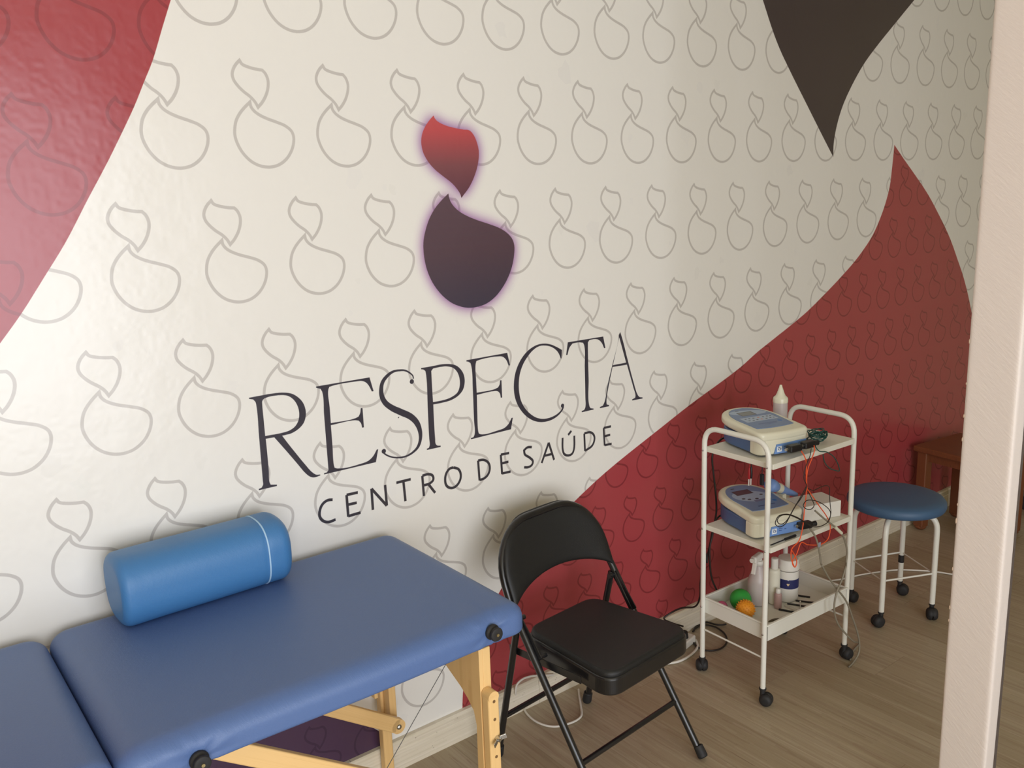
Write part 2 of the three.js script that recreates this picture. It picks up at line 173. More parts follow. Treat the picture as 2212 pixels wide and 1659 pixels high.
const ART = {"motifUp":[[0.0,0.0],[0.0046,-0.0074],[0.0192,-0.0134],[0.0374,-0.0173],[0.0535,-0.0189],[0.06,-0.0256],[0.0655,-0.0404],[0.0643,-0.0566],[0.0572,-0.0757],[0.0456,-0.0929],[0.0348,-0.1037],[0.0284,-0.0919],[0.0173,-0.0799],[0.0031,-0.0694],[-0.0092,-0.0575],[-0.0183,-0.0444],[-0.0206,-0.0316],[-0.0166,-0.0192],[-0.0092,-0.0085]],"motifLo":[[0.0158,-0.0927],[0.0171,-0.1025],[0.0243,-0.1127],[0.0374,-0.1218],[0.0556,-0.1297],[0.0774,-0.1369],[0.0993,-0.1453],[0.1145,-0.1576],[0.1188,-0.1697],[0.1172,-0.1865],[0.109,-0.2062],[0.0953,-0.2235],[0.0756,-0.2367],[0.0553,-0.242],[0.0391,-0.2419],[0.0204,-0.2369],[0.0027,-0.2264],[-0.0139,-0.2082],[-0.0239,-0.1886],[-0.0284,-0.1703],[-0.0271,-0.1526],[-0.0219,-0.1352],[-0.0123,-0.1198],[0.0002,-0.1062]],"leafTL":[[0.699,2.1099],[0.6727,2.0473],[0.645,1.9799],[0.6194,1.9302],[0.594,1.8807],[0.5597,1.8217],[0.5273,1.7679],[0.4748,1.6859],[0.418,1.5955],[0.3674,1.5257],[0.3168,1.4571],[0.2672,1.3974],[0.2072,1.3298]],"leafDark":[[[2.7056,2.4642],[2.7971,2.3075],[2.8902,2.1654],[2.98,2.0649],[3.0736,1.968],[3.1716,1.8667],[3.2742,1.7623]],[[3.2742,1.7623],[3.2737,1.8144],[3.2912,1.8862],[3.3249,1.9581],[3.3845,2.0403],[3.4615,2.1241],[3.5414,2.1915],[3.6734,2.2912],[3.8273,2.405],[4.0598,2.5778]]],"leafRed":[[[1.3627,0.0469],[1.3658,0.1006],[1.3728,0.1603],[1.3925,0.2275],[1.4516,0.3327],[1.5489,0.4584],[1.6862,0.5686],[1.8587,0.6607],[1.9618,0.7106],[2.0488,0.7472],[2.2692,0.8298],[2.4115,0.8828],[2.7116,0.9847],[2.8121,1.0291],[2.916,1.0684],[3.0247,1.109],[3.1358,1.1542],[3.2501,1.2111],[3.3667,1.2737],[3.4629,1.3304],[3.5353,1.3822],[3.5961,1.4356],[3.6429,1.4963],[3.6806,1.5598],[3.7111,1.6366],[3.722,1.7137],[3.7273,1.7643],[3.7307,1.8107]],[[3.7307,1.8107],[3.808,1.7561],[3.9151,1.6833],[4.0443,1.5913],[4.1635,1.4882],[4.2748,1.381],[4.3733,1.2628],[4.4362,1.1832],[4.5083,1.0706],[4.603,0.8806],[4.6939,0.6238],[4.7783,0.3566],[4.8534,0.0267]]],"leafPurple":[[0.4503,0.5988],[0.6377,0.45],[0.804,0.342],[0.9073,0.2751],[0.9475,0.2459],[1.0012,0.2099],[1.042,0.1723],[1.0774,0.1348],[1.116,0.0867],[1.1445,0.0397]],"logoUp":[[1.3731,1.879],[1.3769,1.8713],[1.3872,1.8628],[1.4086,1.8543],[1.4393,1.8477],[1.4707,1.8435],[1.4897,1.8416],[1.5042,1.8287],[1.5147,1.8068],[1.5191,1.7848],[1.5156,1.7554],[1.5031,1.7222],[1.4826,1.6893],[1.4522,1.6579],[1.4491,1.668],[1.4386,1.683],[1.4215,1.6998],[1.3957,1.7174],[1.3662,1.7387],[1.3459,1.7602],[1.3325,1.7849],[1.3291,1.8095],[1.3334,1.8305],[1.3455,1.8516],[1.3617,1.8693]],"logoLo":[[1.4085,1.671],[1.4108,1.6581],[1.4181,1.6432],[1.4352,1.6259],[1.4619,1.61],[1.4985,1.5952],[1.5407,1.5818],[1.5838,1.5662],[1.6128,1.5491],[1.6295,1.5305],[1.6352,1.5104],[1.6331,1.4868],[1.6263,1.4595],[1.6122,1.4288],[1.5907,1.3988],[1.5594,1.3699],[1.524,1.3517],[1.4897,1.3454],[1.461,1.3457],[1.4331,1.3521],[1.4014,1.3662],[1.3709,1.3903],[1.3458,1.421],[1.3281,1.4561],[1.3194,1.4901],[1.317,1.5197],[1.3187,1.5453],[1.3271,1.574],[1.3423,1.606],[1.3639,1.6342],[1.3874,1.6552]],"letters":[[[[0.7845,1.1929],[0.8103,1.1933],[0.8396,1.1935],[0.8707,1.1916],[0.8955,1.185],[0.9135,1.1718],[0.925,1.1558],[0.9304,1.1361],[0.9291,1.1176],[0.9206,1.1003],[0.9041,1.0878],[0.8857,1.0813],[0.8606,1.0801],[0.8738,1.0577],[0.8963,1.0215],[0.9164,0.9901],[0.9341,0.9652],[0.9451,0.9562],[0.9557,0.9544],[0.9558,0.9515],[0.9362,0.9508],[0.925,0.9566],[0.9144,0.968],[0.8971,0.9943],[0.8715,1.0331],[0.8394,1.0802],[0.8167,1.0808],[0.817,1.043],[0.8165,0.9965],[0.8156,0.9653],[0.8181,0.9585],[0.8345,0.9546],[0.8342,0.9512],[0.7861,0.9513],[0.7858,0.9545],[0.7938,0.9564],[0.7982,0.9632],[0.7985,0.9725],[0.7991,1.019],[0.8002,1.0927],[0.8014,1.1653],[0.7997,1.1792],[0.7944,1.187],[0.7842,1.19]],[[0.817,1.1777],[0.8216,1.1835],[0.8295,1.1858],[0.8514,1.187],[0.8701,1.1853],[0.8885,1.1791],[0.9017,1.1661],[0.9098,1.1492],[0.9123,1.1301],[0.9086,1.112],[0.8986,1.0982],[0.8833,1.0902],[0.8607,1.0875],[0.8161,1.088],[0.8162,1.1293],[0.8164,1.1717]]],[[[0.9652,1.1922],[1.1224,1.192],[1.1319,1.152],[1.1265,1.1519],[1.1195,1.1677],[1.1114,1.1788],[1.0994,1.1856],[1.0837,1.1871],[1.0144,1.187],[1.0024,1.1852],[0.9987,1.1779],[0.9986,1.1303],[0.9983,1.0872],[1.072,1.0873],[1.0811,1.0902],[1.0864,1.0984],[1.0893,1.1119],[1.0946,1.1116],[1.0946,1.0574],[1.0892,1.0574],[1.0866,1.0704],[1.0802,1.0789],[1.068,1.0821],[0.9978,1.0818],[0.9977,1.0243],[0.997,0.9723],[0.9987,0.9637],[1.007,0.9596],[1.0794,0.9575],[1.1014,0.9611],[1.1168,0.9712],[1.129,0.9871],[1.1334,0.9869],[1.1234,0.9519],[0.9667,0.9519],[0.9671,0.9554],[0.9756,0.9558],[0.9805,0.9612],[0.9805,0.9727],[0.9807,1.0408],[0.981,1.1144],[0.9812,1.1745],[0.9771,1.1839],[0.9649,1.1891]]],[[[1.2615,1.1669],[1.2604,1.1755],[1.2501,1.1869],[1.2348,1.1964],[1.2171,1.1998],[1.1954,1.1998],[1.1743,1.1915],[1.1568,1.1753],[1.1498,1.1567],[1.1487,1.135],[1.1578,1.1111],[1.18,1.0889],[1.2093,1.0701],[1.2374,1.0531],[1.2536,1.0361],[1.264,1.0131],[1.2658,0.9904],[1.2579,0.9707],[1.2423,0.9581],[1.2197,0.9508],[1.1937,0.9522],[1.1722,0.9591],[1.1557,0.9698],[1.1484,0.9784],[1.1451,0.9762],[1.1529,0.9667],[1.1707,0.9551],[1.1936,0.9477],[1.2212,0.9459],[1.2461,0.9527],[1.2651,0.9656],[1.2758,0.9873],[1.2778,1.0132],[1.2697,1.042],[1.25,1.066],[1.2194,1.0855],[1.1909,1.1019],[1.1714,1.1185],[1.163,1.136],[1.162,1.1539],[1.1663,1.1696],[1.1806,1.1845],[1.1979,1.1934],[1.2173,1.1945],[1.2332,1.1921],[1.2471,1.1838],[1.2568,1.1741],[1.2577,1.1669]]],[[[1.2869,1.193],[1.321,1.1931],[1.3509,1.1938],[1.379,1.1914],[1.4051,1.1834],[1.4227,1.1676],[1.4321,1.1487],[1.4329,1.1275],[1.4255,1.1075],[1.408,1.0929],[1.3848,1.0845],[1.3601,1.0818],[1.3205,1.0818],[1.3199,1.035],[1.3204,0.9789],[1.3211,0.9647],[1.3259,0.9584],[1.3379,0.9552],[1.3377,0.9517],[1.2905,0.9523],[1.2904,0.9559],[1.2977,0.9572],[1.301,0.9653],[1.3005,0.9829],[1.3013,1.0731],[1.3025,1.1687],[1.3006,1.1825],[1.2943,1.1879],[1.2867,1.1897]],[[1.3201,1.1796],[1.3265,1.1861],[1.3505,1.187],[1.3745,1.1851],[1.3965,1.1767],[1.4099,1.1608],[1.4158,1.1407],[1.4146,1.1199],[1.4066,1.1036],[1.3895,1.0942],[1.3646,1.0891],[1.3202,1.0884],[1.3198,1.1318]]],[[[1.443,1.1932],[1.5936,1.1943],[1.6026,1.1551],[1.5972,1.1548],[1.589,1.1733],[1.5762,1.1849],[1.5565,1.1887],[1.4913,1.188],[1.4784,1.1857],[1.4749,1.1756],[1.4742,1.1315],[1.4745,1.0905],[1.5406,1.0904],[1.554,1.0936],[1.5602,1.1017],[1.5626,1.114],[1.5679,1.1139],[1.568,1.0603],[1.5627,1.0601],[1.5598,1.0745],[1.5513,1.0825],[1.5359,1.085],[1.4746,1.0841],[1.4731,1.0244],[1.4734,0.9736],[1.4751,0.9653],[1.4835,0.9607],[1.5498,0.9606],[1.5725,0.9636],[1.5888,0.9735],[1.601,0.9899],[1.606,0.9897],[1.5971,0.9544],[1.4464,0.9528],[1.4458,0.9566],[1.4552,0.9572],[1.46,0.9654],[1.4602,1.0087],[1.4609,1.0982],[1.4599,1.1725],[1.4571,1.1828],[1.449,1.1881],[1.4428,1.1897]]],[[[1.8122,1.1736],[1.7881,1.1874],[1.7642,1.1981],[1.7404,1.2034],[1.712,1.2035],[1.6836,1.1948],[1.6574,1.1782],[1.6357,1.1539],[1.6217,1.1267],[1.6148,1.0948],[1.6149,1.0653],[1.6215,1.0382],[1.6342,1.0137],[1.6564,0.9871],[1.6839,0.9669],[1.7121,0.9559],[1.741,0.9523],[1.7706,0.9557],[1.7957,0.9662],[1.811,0.979],[1.8153,0.9872],[1.8094,0.9909],[1.8041,0.9802],[1.7858,0.9688],[1.761,0.9629],[1.7317,0.9626],[1.7031,0.9709],[1.6753,0.9893],[1.6528,1.0141],[1.6399,1.0388],[1.6342,1.0658],[1.6339,1.0917],[1.6388,1.1204],[1.6515,1.1479],[1.671,1.1708],[1.6926,1.188],[1.7165,1.1977],[1.7402,1.1975],[1.764,1.1914],[1.783,1.1806],[1.7972,1.1662],[1.8064,1.1472],[1.8093,1.1467]]],[[[1.8376,1.1948],[1.9927,1.1941],[2.0021,1.1549],[1.9962,1.1545],[1.9859,1.1735],[1.9703,1.1864],[1.9495,1.1907],[1.9313,1.1903],[1.9244,1.1835],[1.9238,1.1584],[1.9246,1.0608],[1.9262,0.9695],[1.9312,0.9618],[1.9444,0.9583],[1.9448,0.955],[1.8919,0.955],[1.891,0.9591],[1.9024,0.961],[1.9078,0.9688],[1.9087,1.0043],[1.9085,1.1023],[1.9078,1.176],[1.9029,1.1851],[1.8851,1.1886],[1.8574,1.1884],[1.8445,1.1768],[1.8349,1.1545],[1.8294,1.1545]]],[[[2.0714,1.1992],[2.0831,1.1687],[2.1045,1.1016],[2.1318,1.02],[2.1514,0.9714],[2.1599,0.9616],[2.1761,0.9568],[2.1761,0.953],[2.1255,0.9546],[2.125,0.9584],[2.1398,0.9617],[2.1416,0.9688],[2.1316,0.9994],[2.1015,1.0838],[2.0337,1.0857],[2.0154,1.0264],[2.0036,0.972],[2.0045,0.9617],[2.0158,0.9577],[2.0152,0.9538],[1.9736,0.9543],[1.9731,0.9584],[1.9871,0.9608],[1.9955,0.9734],[2.01,1.0273],[2.0327,1.0919],[2.0641,1.1831],[2.0642,1.189]],[[2.0663,1.182],[2.0977,1.0912],[2.0355,1.0915]]]],"balls":[[1.2541,1.1594],[1.1505,0.9776],[1.8089,0.9918]],"strokes":[[[0.9854,0.8767],[0.9704,0.8784],[0.9547,0.8707],[0.9456,0.8544],[0.9446,0.8381],[0.9528,0.8248],[0.9673,0.8176],[0.9892,0.819]],[[1.0273,0.8798],[1.0274,0.8174]],[[1.0273,0.8798],[1.0616,0.8787]],[[1.0285,0.8514],[1.0561,0.8504]],[[1.0275,0.8187],[1.0654,0.8195]],[[1.1037,0.8174],[1.104,0.8795]],[[1.104,0.8795],[1.1482,0.8187]],[[1.1482,0.8187],[1.1472,0.88]],[[1.1835,0.8779],[1.2308,0.8778]],[[1.2065,0.8778],[1.209,0.8171]],[[1.2712,0.8173],[1.2698,0.879]],[[1.2698,0.879],[1.2888,0.8795],[1.304,0.8721],[1.3062,0.8591],[1.2945,0.8506],[1.2708,0.8495]],[[1.2884,0.8498],[1.3101,0.8177]],[[1.3785,0.88],[1.3963,0.8701],[1.4031,0.8503],[1.3967,0.8312],[1.3801,0.8191],[1.3644,0.8196],[1.3505,0.8307],[1.347,0.8496],[1.3529,0.8686],[1.3654,0.8793],[1.3785,0.88]],[[1.4682,0.8817],[1.4703,0.8187]],[[1.4682,0.8817],[1.4883,0.8796],[1.5059,0.8665],[1.5105,0.8492],[1.5035,0.8307],[1.4891,0.8213],[1.4704,0.8196]],[[1.5542,0.8818],[1.5563,0.8191]],[[1.5542,0.8818],[1.5866,0.8806]],[[1.5557,0.8533],[1.5825,0.8531]],[[1.5564,0.821],[1.5896,0.8197]],[[1.6772,0.8807],[1.6595,0.8834],[1.6457,0.8767],[1.6481,0.8633],[1.667,0.8482],[1.6795,0.8334],[1.6749,0.8223],[1.6598,0.8183],[1.6434,0.8215]],[[1.7153,0.8197],[1.7468,0.8809]],[[1.7468,0.8809],[1.7676,0.8191]],[[1.7258,0.8414],[1.7596,0.8405]],[[1.806,0.8851],[1.8054,0.8457],[1.8112,0.8296],[1.8262,0.8214],[1.8455,0.8233],[1.8535,0.8356],[1.8568,0.8824]],[[1.8302,0.8901],[1.8445,0.9012]],[[1.9008,0.8812],[1.9026,0.8203]],[[1.9008,0.8812],[1.9284,0.8798],[1.9447,0.8649],[1.945,0.8471],[1.934,0.8316],[1.9026,0.8213]],[[1.9888,0.8828],[1.9924,0.8211]],[[1.9888,0.8828],[2.0229,0.8823]],[[1.9902,0.8533],[2.019,0.8533]],[[1.9924,0.8221],[2.0253,0.8205]]],"specks":[[1.2042,1.0645],[1.4722,1.0745],[1.1273,0.1325],[1.3686,0.0865]]};
const CAB = {"cordUp":[[2.379,0.8151,0.21],[2.3462,0.8157,0.21],[2.3228,0.8045,0.21],[2.3028,0.7809,0.21],[2.2962,0.7584,0.21],[2.3044,0.6967,0.21],[2.3157,0.6335,0.21],[2.3219,0.5585,0.21],[2.312,0.5158,0.21],[2.2996,0.48,0.21],[2.2896,0.4434,0.21],[2.28,0.4129,0.21],[2.2746,0.3812,0.21],[2.2778,0.4146,0.2],[2.2659,0.3073,0.19],[2.2865,0.233,0.17],[2.2946,0.1823,0.14],[2.2775,0.1691,0.1],[2.2652,0.1415,0.06],[2.2362,0.1203,0.045],[2.2765,0.0893,0.05],[2.3236,0.064,0.06]],"cordDown":[[2.3578,0.5451,0.225],[2.3158,0.5437,0.225],[2.2937,0.525,0.225],[2.2844,0.4824,0.225],[2.2751,0.4457,0.222],[2.2762,0.3864,0.222],[2.2869,0.3236,0.222],[2.3196,0.2603,0.222]],"floorLoop":[[2.403,0.006,0.0386],[2.4431,0.006,0.0207],[2.4715,0.006,0.0159],[2.5012,0.006,0.0241],[2.511,0.006,0.0573],[2.5233,0.006,0.0744],[2.5445,0.006,0.0842]],"floorRing":[[2.3686,0.006,0.0602],[2.3441,0.006,0.0895],[2.3278,0.006,0.125],[2.3272,0.006,0.1571],[2.3467,0.006,0.1798],[2.3773,0.006,0.1907],[2.4135,0.006,0.1846],[2.4444,0.006,0.1674],[2.4715,0.006,0.1404],[2.488,0.006,0.1085],[2.4952,0.006,0.0703],[2.4835,0.006,0.0418],[2.4611,0.006,0.0248],[2.4312,0.006,0.0281],[2.408,0.006,0.0371]],"stripCord":[[2.3622,0.006,0.0888],[2.3444,0.006,0.1121],[2.3215,0.006,0.1304],[2.2635,0.006,0.1488],[2.2011,0.006,0.151],[2.1673,0.006,0.1391],[2.1482,0.006,0.1274],[2.1232,0.006,0.113],[2.1014,0.006,0.1039],[2.0864,0.006,0.0856]],"stripBody":[[2.3339,0.02,0.0982],[2.1705,0.02,0.1415],[2.2843,0.02,0.0986],[2.277,0.02,0.1303]],"plug":[[2.3451,0.03,0.0708],[2.2797,0.03,0.0998]],"edgeCord":[[2.2858,0.006,0.0037],[2.3285,0.006,0.0042],[2.3733,0.006,0.0062],[2.4619,0.006,0.0073],[2.5533,0.006,0.0085]],"whiteLoop":[[1.7211,0.0817,0.022],[1.667,0.1,0.022],[1.6229,0.1141,0.022],[1.5879,0.1165,0.022],[1.5657,0.1064,0.022],[1.5589,0.0791,0.022],[1.6177,0.006,-0.0429],[1.6026,0.006,-0.0024],[1.5828,0.006,0.0498],[1.5783,0.006,0.0984],[1.5889,0.006,0.1379],[1.6079,0.006,0.1618],[1.6404,0.006,0.1751],[1.6808,0.006,0.1799],[1.71,0.006,0.1706],[1.743,0.006,0.1322],[1.7767,0.006,0.0878],[1.8067,0.006,0.0504]],"floorWhite":[[3.0376,0.005,0.0379],[3.1312,0.005,0.101],[3.2169,0.005,0.1473],[3.3246,0.005,0.181],[3.4307,0.005,0.2285],[3.4883,0.005,0.2612],[3.5473,0.005,0.3251],[3.5831,0.005,0.3743],[3.617,0.005,0.4542]],"orangeA":[[2.3137,0.8497,0.545],[2.3294,0.8318,0.545],[2.3426,0.8071,0.545],[2.345,0.7662,0.545],[2.3504,0.7242,0.545],[2.3476,0.6914,0.545],[2.3419,0.6442,0.545],[2.3354,0.5895,0.545],[2.3196,0.5522,0.545],[2.2809,0.5329,0.545],[2.2795,0.5031,0.545],[2.2959,0.4717,0.545]],"orangeB":[[2.3816,0.8537,0.545],[2.3856,0.8382,0.545],[2.3694,0.8086,0.545],[2.353,0.7828,0.545],[2.3479,0.747,0.545],[2.3539,0.716,0.545],[2.37,0.699,0.545],[2.4224,0.6427,0.545],[2.4696,0.5922,0.545],[2.4913,0.5554,0.545],[2.4833,0.5145,0.545],[2.4502,0.5041,0.545],[2.3683,0.5233,0.545],[2.331,0.5407,0.545],[2.3087,0.5098,0.545],[2.2863,0.4859,0.545],[2.3022,0.466,0.545],[2.3104,0.4788,0.545],[2.3001,0.5047,0.545],[2.2779,0.5338,0.545]],"blackA":[[2.3563,0.8513,0.552],[2.3518,0.8286,0.552],[2.3381,0.8096,0.552],[2.3238,0.7799,0.552],[2.3233,0.7581,0.552],[2.3398,0.7284,0.552],[2.3119,0.6982,0.552],[2.2836,0.6795,0.552],[2.256,0.6534,0.552],[2.234,0.6335,0.552],[2.2057,0.6301,0.552],[2.1813,0.6475,0.552],[2.1928,0.6662,0.552],[2.2324,0.665,0.552],[2.2916,0.6397,0.552],[2.3408,0.6089,0.552],[2.3659,0.5928,0.552]],"blackB":[[2.3308,0.7316,0.556],[2.3,0.7022,0.556],[2.2666,0.6738,0.556],[2.2391,0.6479,0.556],[2.2167,0.6392,0.556],[2.1938,0.6453,0.556],[2.1848,0.6586,0.556],[2.1984,0.6677,0.556],[2.2384,0.662,0.556],[2.2919,0.6359,0.556],[2.3381,0.607,0.556],[2.3662,0.59,0.556],[2.4225,0.5761,0.556],[2.4658,0.5847,0.556],[2.4717,0.6101,0.556],[2.4302,0.6475,0.556],[2.3731,0.676,0.556],[2.3318,0.684,0.556],[2.3182,0.6726,0.556],[2.3351,0.6572,0.556],[2.3626,0.6494,0.556],[2.3773,0.657,0.556],[2.3669,0.6783,0.556],[2.3407,0.7144,0.556]],"blackC":[[2.3523,0.7189,0.548],[2.3833,0.7052,0.548],[2.4199,0.7066,0.548],[2.4524,0.7046,0.548],[2.4719,0.6942,0.548],[2.4761,0.6607,0.548],[2.4815,0.6286,0.548],[2.4874,0.6001,0.548],[2.4755,0.5779,0.548]],"greyA":[[2.3697,0.5798,0.55],[2.3994,0.5449,0.55],[2.4171,0.5111,0.55],[2.4287,0.4767,0.55],[2.4408,0.4359,0.55],[2.4371,0.435,0.555],[2.477,0.3816,0.555],[2.5308,0.3228,0.555],[2.593,0.2559,0.555],[2.6384,0.1772,0.555],[2.6741,0.1083,0.555],[2.6901,0.0617,0.555],[2.6878,0.0255,0.555],[2.6518,0.005,0.5575],[2.613,0.005,0.5642]],"greyB":[[2.3938,0.6342,0.55],[2.4231,0.6114,0.55],[2.4626,0.5819,0.55],[2.5097,0.5487,0.55],[2.5513,0.515,0.55],[2.5736,0.4829,0.55],[2.5905,0.4379,0.55],[2.5882,0.3981,0.55],[2.5612,0.3936,0.565],[2.5427,0.3552,0.565],[2.5152,0.3197,0.565],[2.5033,0.2697,0.565],[2.5234,0.2086,0.565],[2.5722,0.1523,0.565],[2.6284,0.1002,0.565],[2.7824,0.005,0.5],[2.7242,0.005,0.5131],[2.6564,0.005,0.5423]],"greenHang":[[2.3956,0.8461,0.54],[2.4182,0.8266,0.54],[2.4622,0.8136,0.54],[2.5016,0.7902,0.54],[2.5296,0.7575,0.54],[2.539,0.7343,0.54],[2.5115,0.7416,0.54],[2.4787,0.7573,0.54],[2.4519,0.7821,0.54],[2.4407,0.8107,0.54]]};


// ------------------------------------------------------------------ mural wall
function smooth(c, pts, closed = true, corner = 38) {              // spline through points that breaks at sharp corners
  const n = pts.length, tan = [];
  for (let i = 0; i < n; i++) {
    const a = pts[closed ? (i + n - 1) % n : Math.max(i - 1, 0)], p = pts[i], b = pts[closed ? (i + 1) % n : Math.min(i + 1, n - 1)];
    const d0 = [p[0] - a[0], p[1] - a[1]], d1 = [b[0] - p[0], b[1] - p[1]], l0 = Math.hypot(...d0), l1 = Math.hypot(...d1);
    const cs = (d0[0] * d1[0] + d0[1] * d1[1]) / (l0 * l1 || 1);
    if (!l0 || !l1 || cs < Math.cos((corner * Math.PI) / 180)) tan.push(null); else { const t = [d0[0] / l0 + d1[0] / l1, d0[1] / l0 + d1[1] / l1], l = Math.hypot(...t); tan.push([t[0] / l, t[1] / l]); }
  }
  const m = closed ? n : n - 1;
  for (let i = 0; i < m; i++) {
    const p = pts[i], q = pts[(i + 1) % n], l = Math.hypot(q[0] - p[0], q[1] - p[1]) / 3, s = tan[i] ?? [(q[0] - p[0]) / (3 * l || 1), (q[1] - p[1]) / (3 * l || 1)], e = tan[(i + 1) % n] ?? [(q[0] - p[0]) / (3 * l || 1), (q[1] - p[1]) / (3 * l || 1)];
    c.bezierCurveTo(p[0] + s[0] * l, p[1] + s[1] * l, q[0] - e[0] * l, q[1] - e[1] * l, q[0], q[1]);
  }
}
const trace = (c, pts) => { c.moveTo(...pts[0]); smooth(c, pts); c.closePath(); };
function motifs(c, ox, oy, px, py, shift, k, lw, style, win) {     // rows of the two-drop outline
  c.strokeStyle = style; c.lineWidth = lw; c.lineJoin = 'miter'; c.miterLimit = 4;
  for (let r = -14; r < 14; r++) { const y = oy - py * r; if (y < win[2] - 0.4 || y > win[3] + 0.1) continue;
    const o = ox + px * ((((shift * r) % 1) + 1) % 1);
    for (let x = o + px * Math.floor((win[0] - 0.4 - o) / px); x < win[1] + 0.2; x += px) for (const m of [ART.motifUp, ART.motifLo]) { c.beginPath(); trace(c, m.map((p) => [x + p[0] * k, y + p[1] * k])); c.stroke(); } }
}
function leaf(c, edges, tail) { c.beginPath(); let first = true; for (const e of edges) { if (first) { c.moveTo(...e[0]); first = false; } else c.lineTo(...e[0]); smooth(c, e, false); } for (const p of tail) c.lineTo(...p); c.closePath(); }
function drawMural(c, x0, x1, y0, y1, s) {
  const win = [x0, x1, y0, y1];
  c.setTransform(s, 0, 0, -s, -x0 * s, y1 * s);
  c.fillStyle = 'rgb(236,233,227)'; c.fillRect(x0, y0, x1 - x0, y1 - y0);
  const INK = 'rgba(98,88,86,0.27)';
  motifs(c, 0.8425, 1.9905, 0.21185, 0.3171, -0.477, 1, 0.0074, INK, win);
  // faint stains and scuffs of the plaster under the print
  for (let i = 0; i < 260; i++) { const x = RX0 + rnd() * (RX1 - RX0), y = rnd() * 2.7, r = 0.006 + rnd() * rnd() * 0.04; c.fillStyle = 'rgba(150,155,160,' + (0.015 + rnd() * 0.035).toFixed(3) + ')'; c.beginPath(); for (let k = 0; k <= 9; k++) { const a = (k / 9) * 6.283, q = r * (0.5 + rnd()); c.lineTo(x + q * Math.cos(a), y + q * Math.sin(a) * 1.3); } c.fill(); }
  const zones = [
    ['rgb(162,54,62)', [ART.leafTL], [[-3, -0.5], [-3, 4], [0.6, 4]], () => motifs(c, 0.357, 1.8975, 0.2, 0.3171, -0.477, 1, 0.0074, 'rgba(90,20,30,0.30)', win)],
    ['rgb(66,55,58)', ART.leafDark, [[6, 3], [2, 3]], null],
    ['rgb(166,66,71)', ART.leafRed, [[5.4, -0.5], [0.9, -0.5]], () => motifs(c, 3.5206, 1.279, 0.1515, 0.2218, 0.533, 0.72, 0.0062, 'rgba(70,14,20,0.34)', win)],
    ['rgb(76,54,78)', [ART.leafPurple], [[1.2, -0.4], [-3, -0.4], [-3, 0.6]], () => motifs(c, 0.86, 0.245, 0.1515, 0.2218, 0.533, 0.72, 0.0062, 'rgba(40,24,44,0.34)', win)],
  ];
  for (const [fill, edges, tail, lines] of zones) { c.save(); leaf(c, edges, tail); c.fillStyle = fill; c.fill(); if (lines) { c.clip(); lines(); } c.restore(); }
  // printed emblem with its violet halo
  for (const [pts, stops] of [[ART.logoUp, [['rgb(196,84,86)', 0], ['rgb(190,80,84)', 0.18], ['rgb(128,76,82)', 0.6], ['rgb(96,62,74)', 1]]], [ART.logoLo, [['rgb(94,72,82)', 0], ['rgb(86,66,76)', 0.5], ['rgb(66,60,76)', 1]]]]) {
    const ys = pts.map((p) => p[1]), g = c.createLinearGradient(0, Math.max(...ys), 0, Math.min(...ys)); for (const [col, t] of stops) g.addColorStop(t, col);
    c.save(); c.shadowColor = 'rgba(112,40,130,0.95)'; c.shadowBlur = 0.034 * s; c.fillStyle = g; c.beginPath(); trace(c, pts); c.fill(); c.restore();
    c.fillStyle = g; c.beginPath(); trace(c, pts); c.fill();
  }
  c.fillStyle = 'rgb(58,55,66)';
  for (const rings of ART.letters) { c.beginPath(); for (const r of rings) trace(c, r); c.fill('evenodd'); }
  for (const b of ART.balls) { c.beginPath(); c.arc(b[0], b[1], 0.0068, 0, 7); c.fill(); }
  for (const b of ART.specks) { c.beginPath(); c.ellipse(b[0], b[1], 0.0024, 0.0013, 0.6, 0, 7); c.fill(); }
  c.strokeStyle = 'rgb(58,55,62)'; c.lineWidth = 0.0078; c.lineCap = 'butt'; c.lineJoin = 'round';
  for (const st of ART.strokes) { c.beginPath(); c.moveTo(...st[0]); smooth(c, st, false, 70); c.stroke(); }
}
const wallBack = structure('wall_back');
part('masonry', box(RX1 - RX0 + 0.4, RH + 0.3, 0.18, (RX0 + RX1) / 2, RH / 2, -0.0925), M.plaster, wallBack);
const bubble = greyTexture(noise2(256, [4, 10, 24, 90], [0.45, 0.3, 0.15, 0.1]), 256);
const tiles = [[RX0, -0.05, 0, RH, 220], [-0.05, 1.2, 0, 1.375, 1300], [-0.05, 1.2, 1.375, RH, 1300], [1.2, 2.45, 0, 1.375, 1250], [1.2, 2.45, 1.375, RH, 1250], [2.45, 4.45, 0, RH, 740], [4.45, RX1, 0, RH, 740]];
for (const [x0, x1, y0, y1, s] of tiles) {
  const keep = seed; seed = 99; const t = canvasTexture(Math.round((x1 - x0) * s), Math.round((y1 - y0) * s), (c) => drawMural(c, x0, x1, y0, y1, s)); seed = keep;
  const b = bubble.clone(); b.repeat.set((x1 - x0) / 0.9, (y1 - y0) / 0.9); b.offset.set(x0 / 0.9, y0 / 0.9); b.needsUpdate = true;
  part('mural_sheet', new THREE.PlaneGeometry(x1 - x0, y1 - y0).translate((x0 + x1) / 2, (y0 + y1) / 2, 0), mat(0xffffff, 0.26, { map: t, bumpMap: b, bumpScale: 0.0022, ior: 1.6 }), wallBack).userData.label = 'printed mural sheet';
}

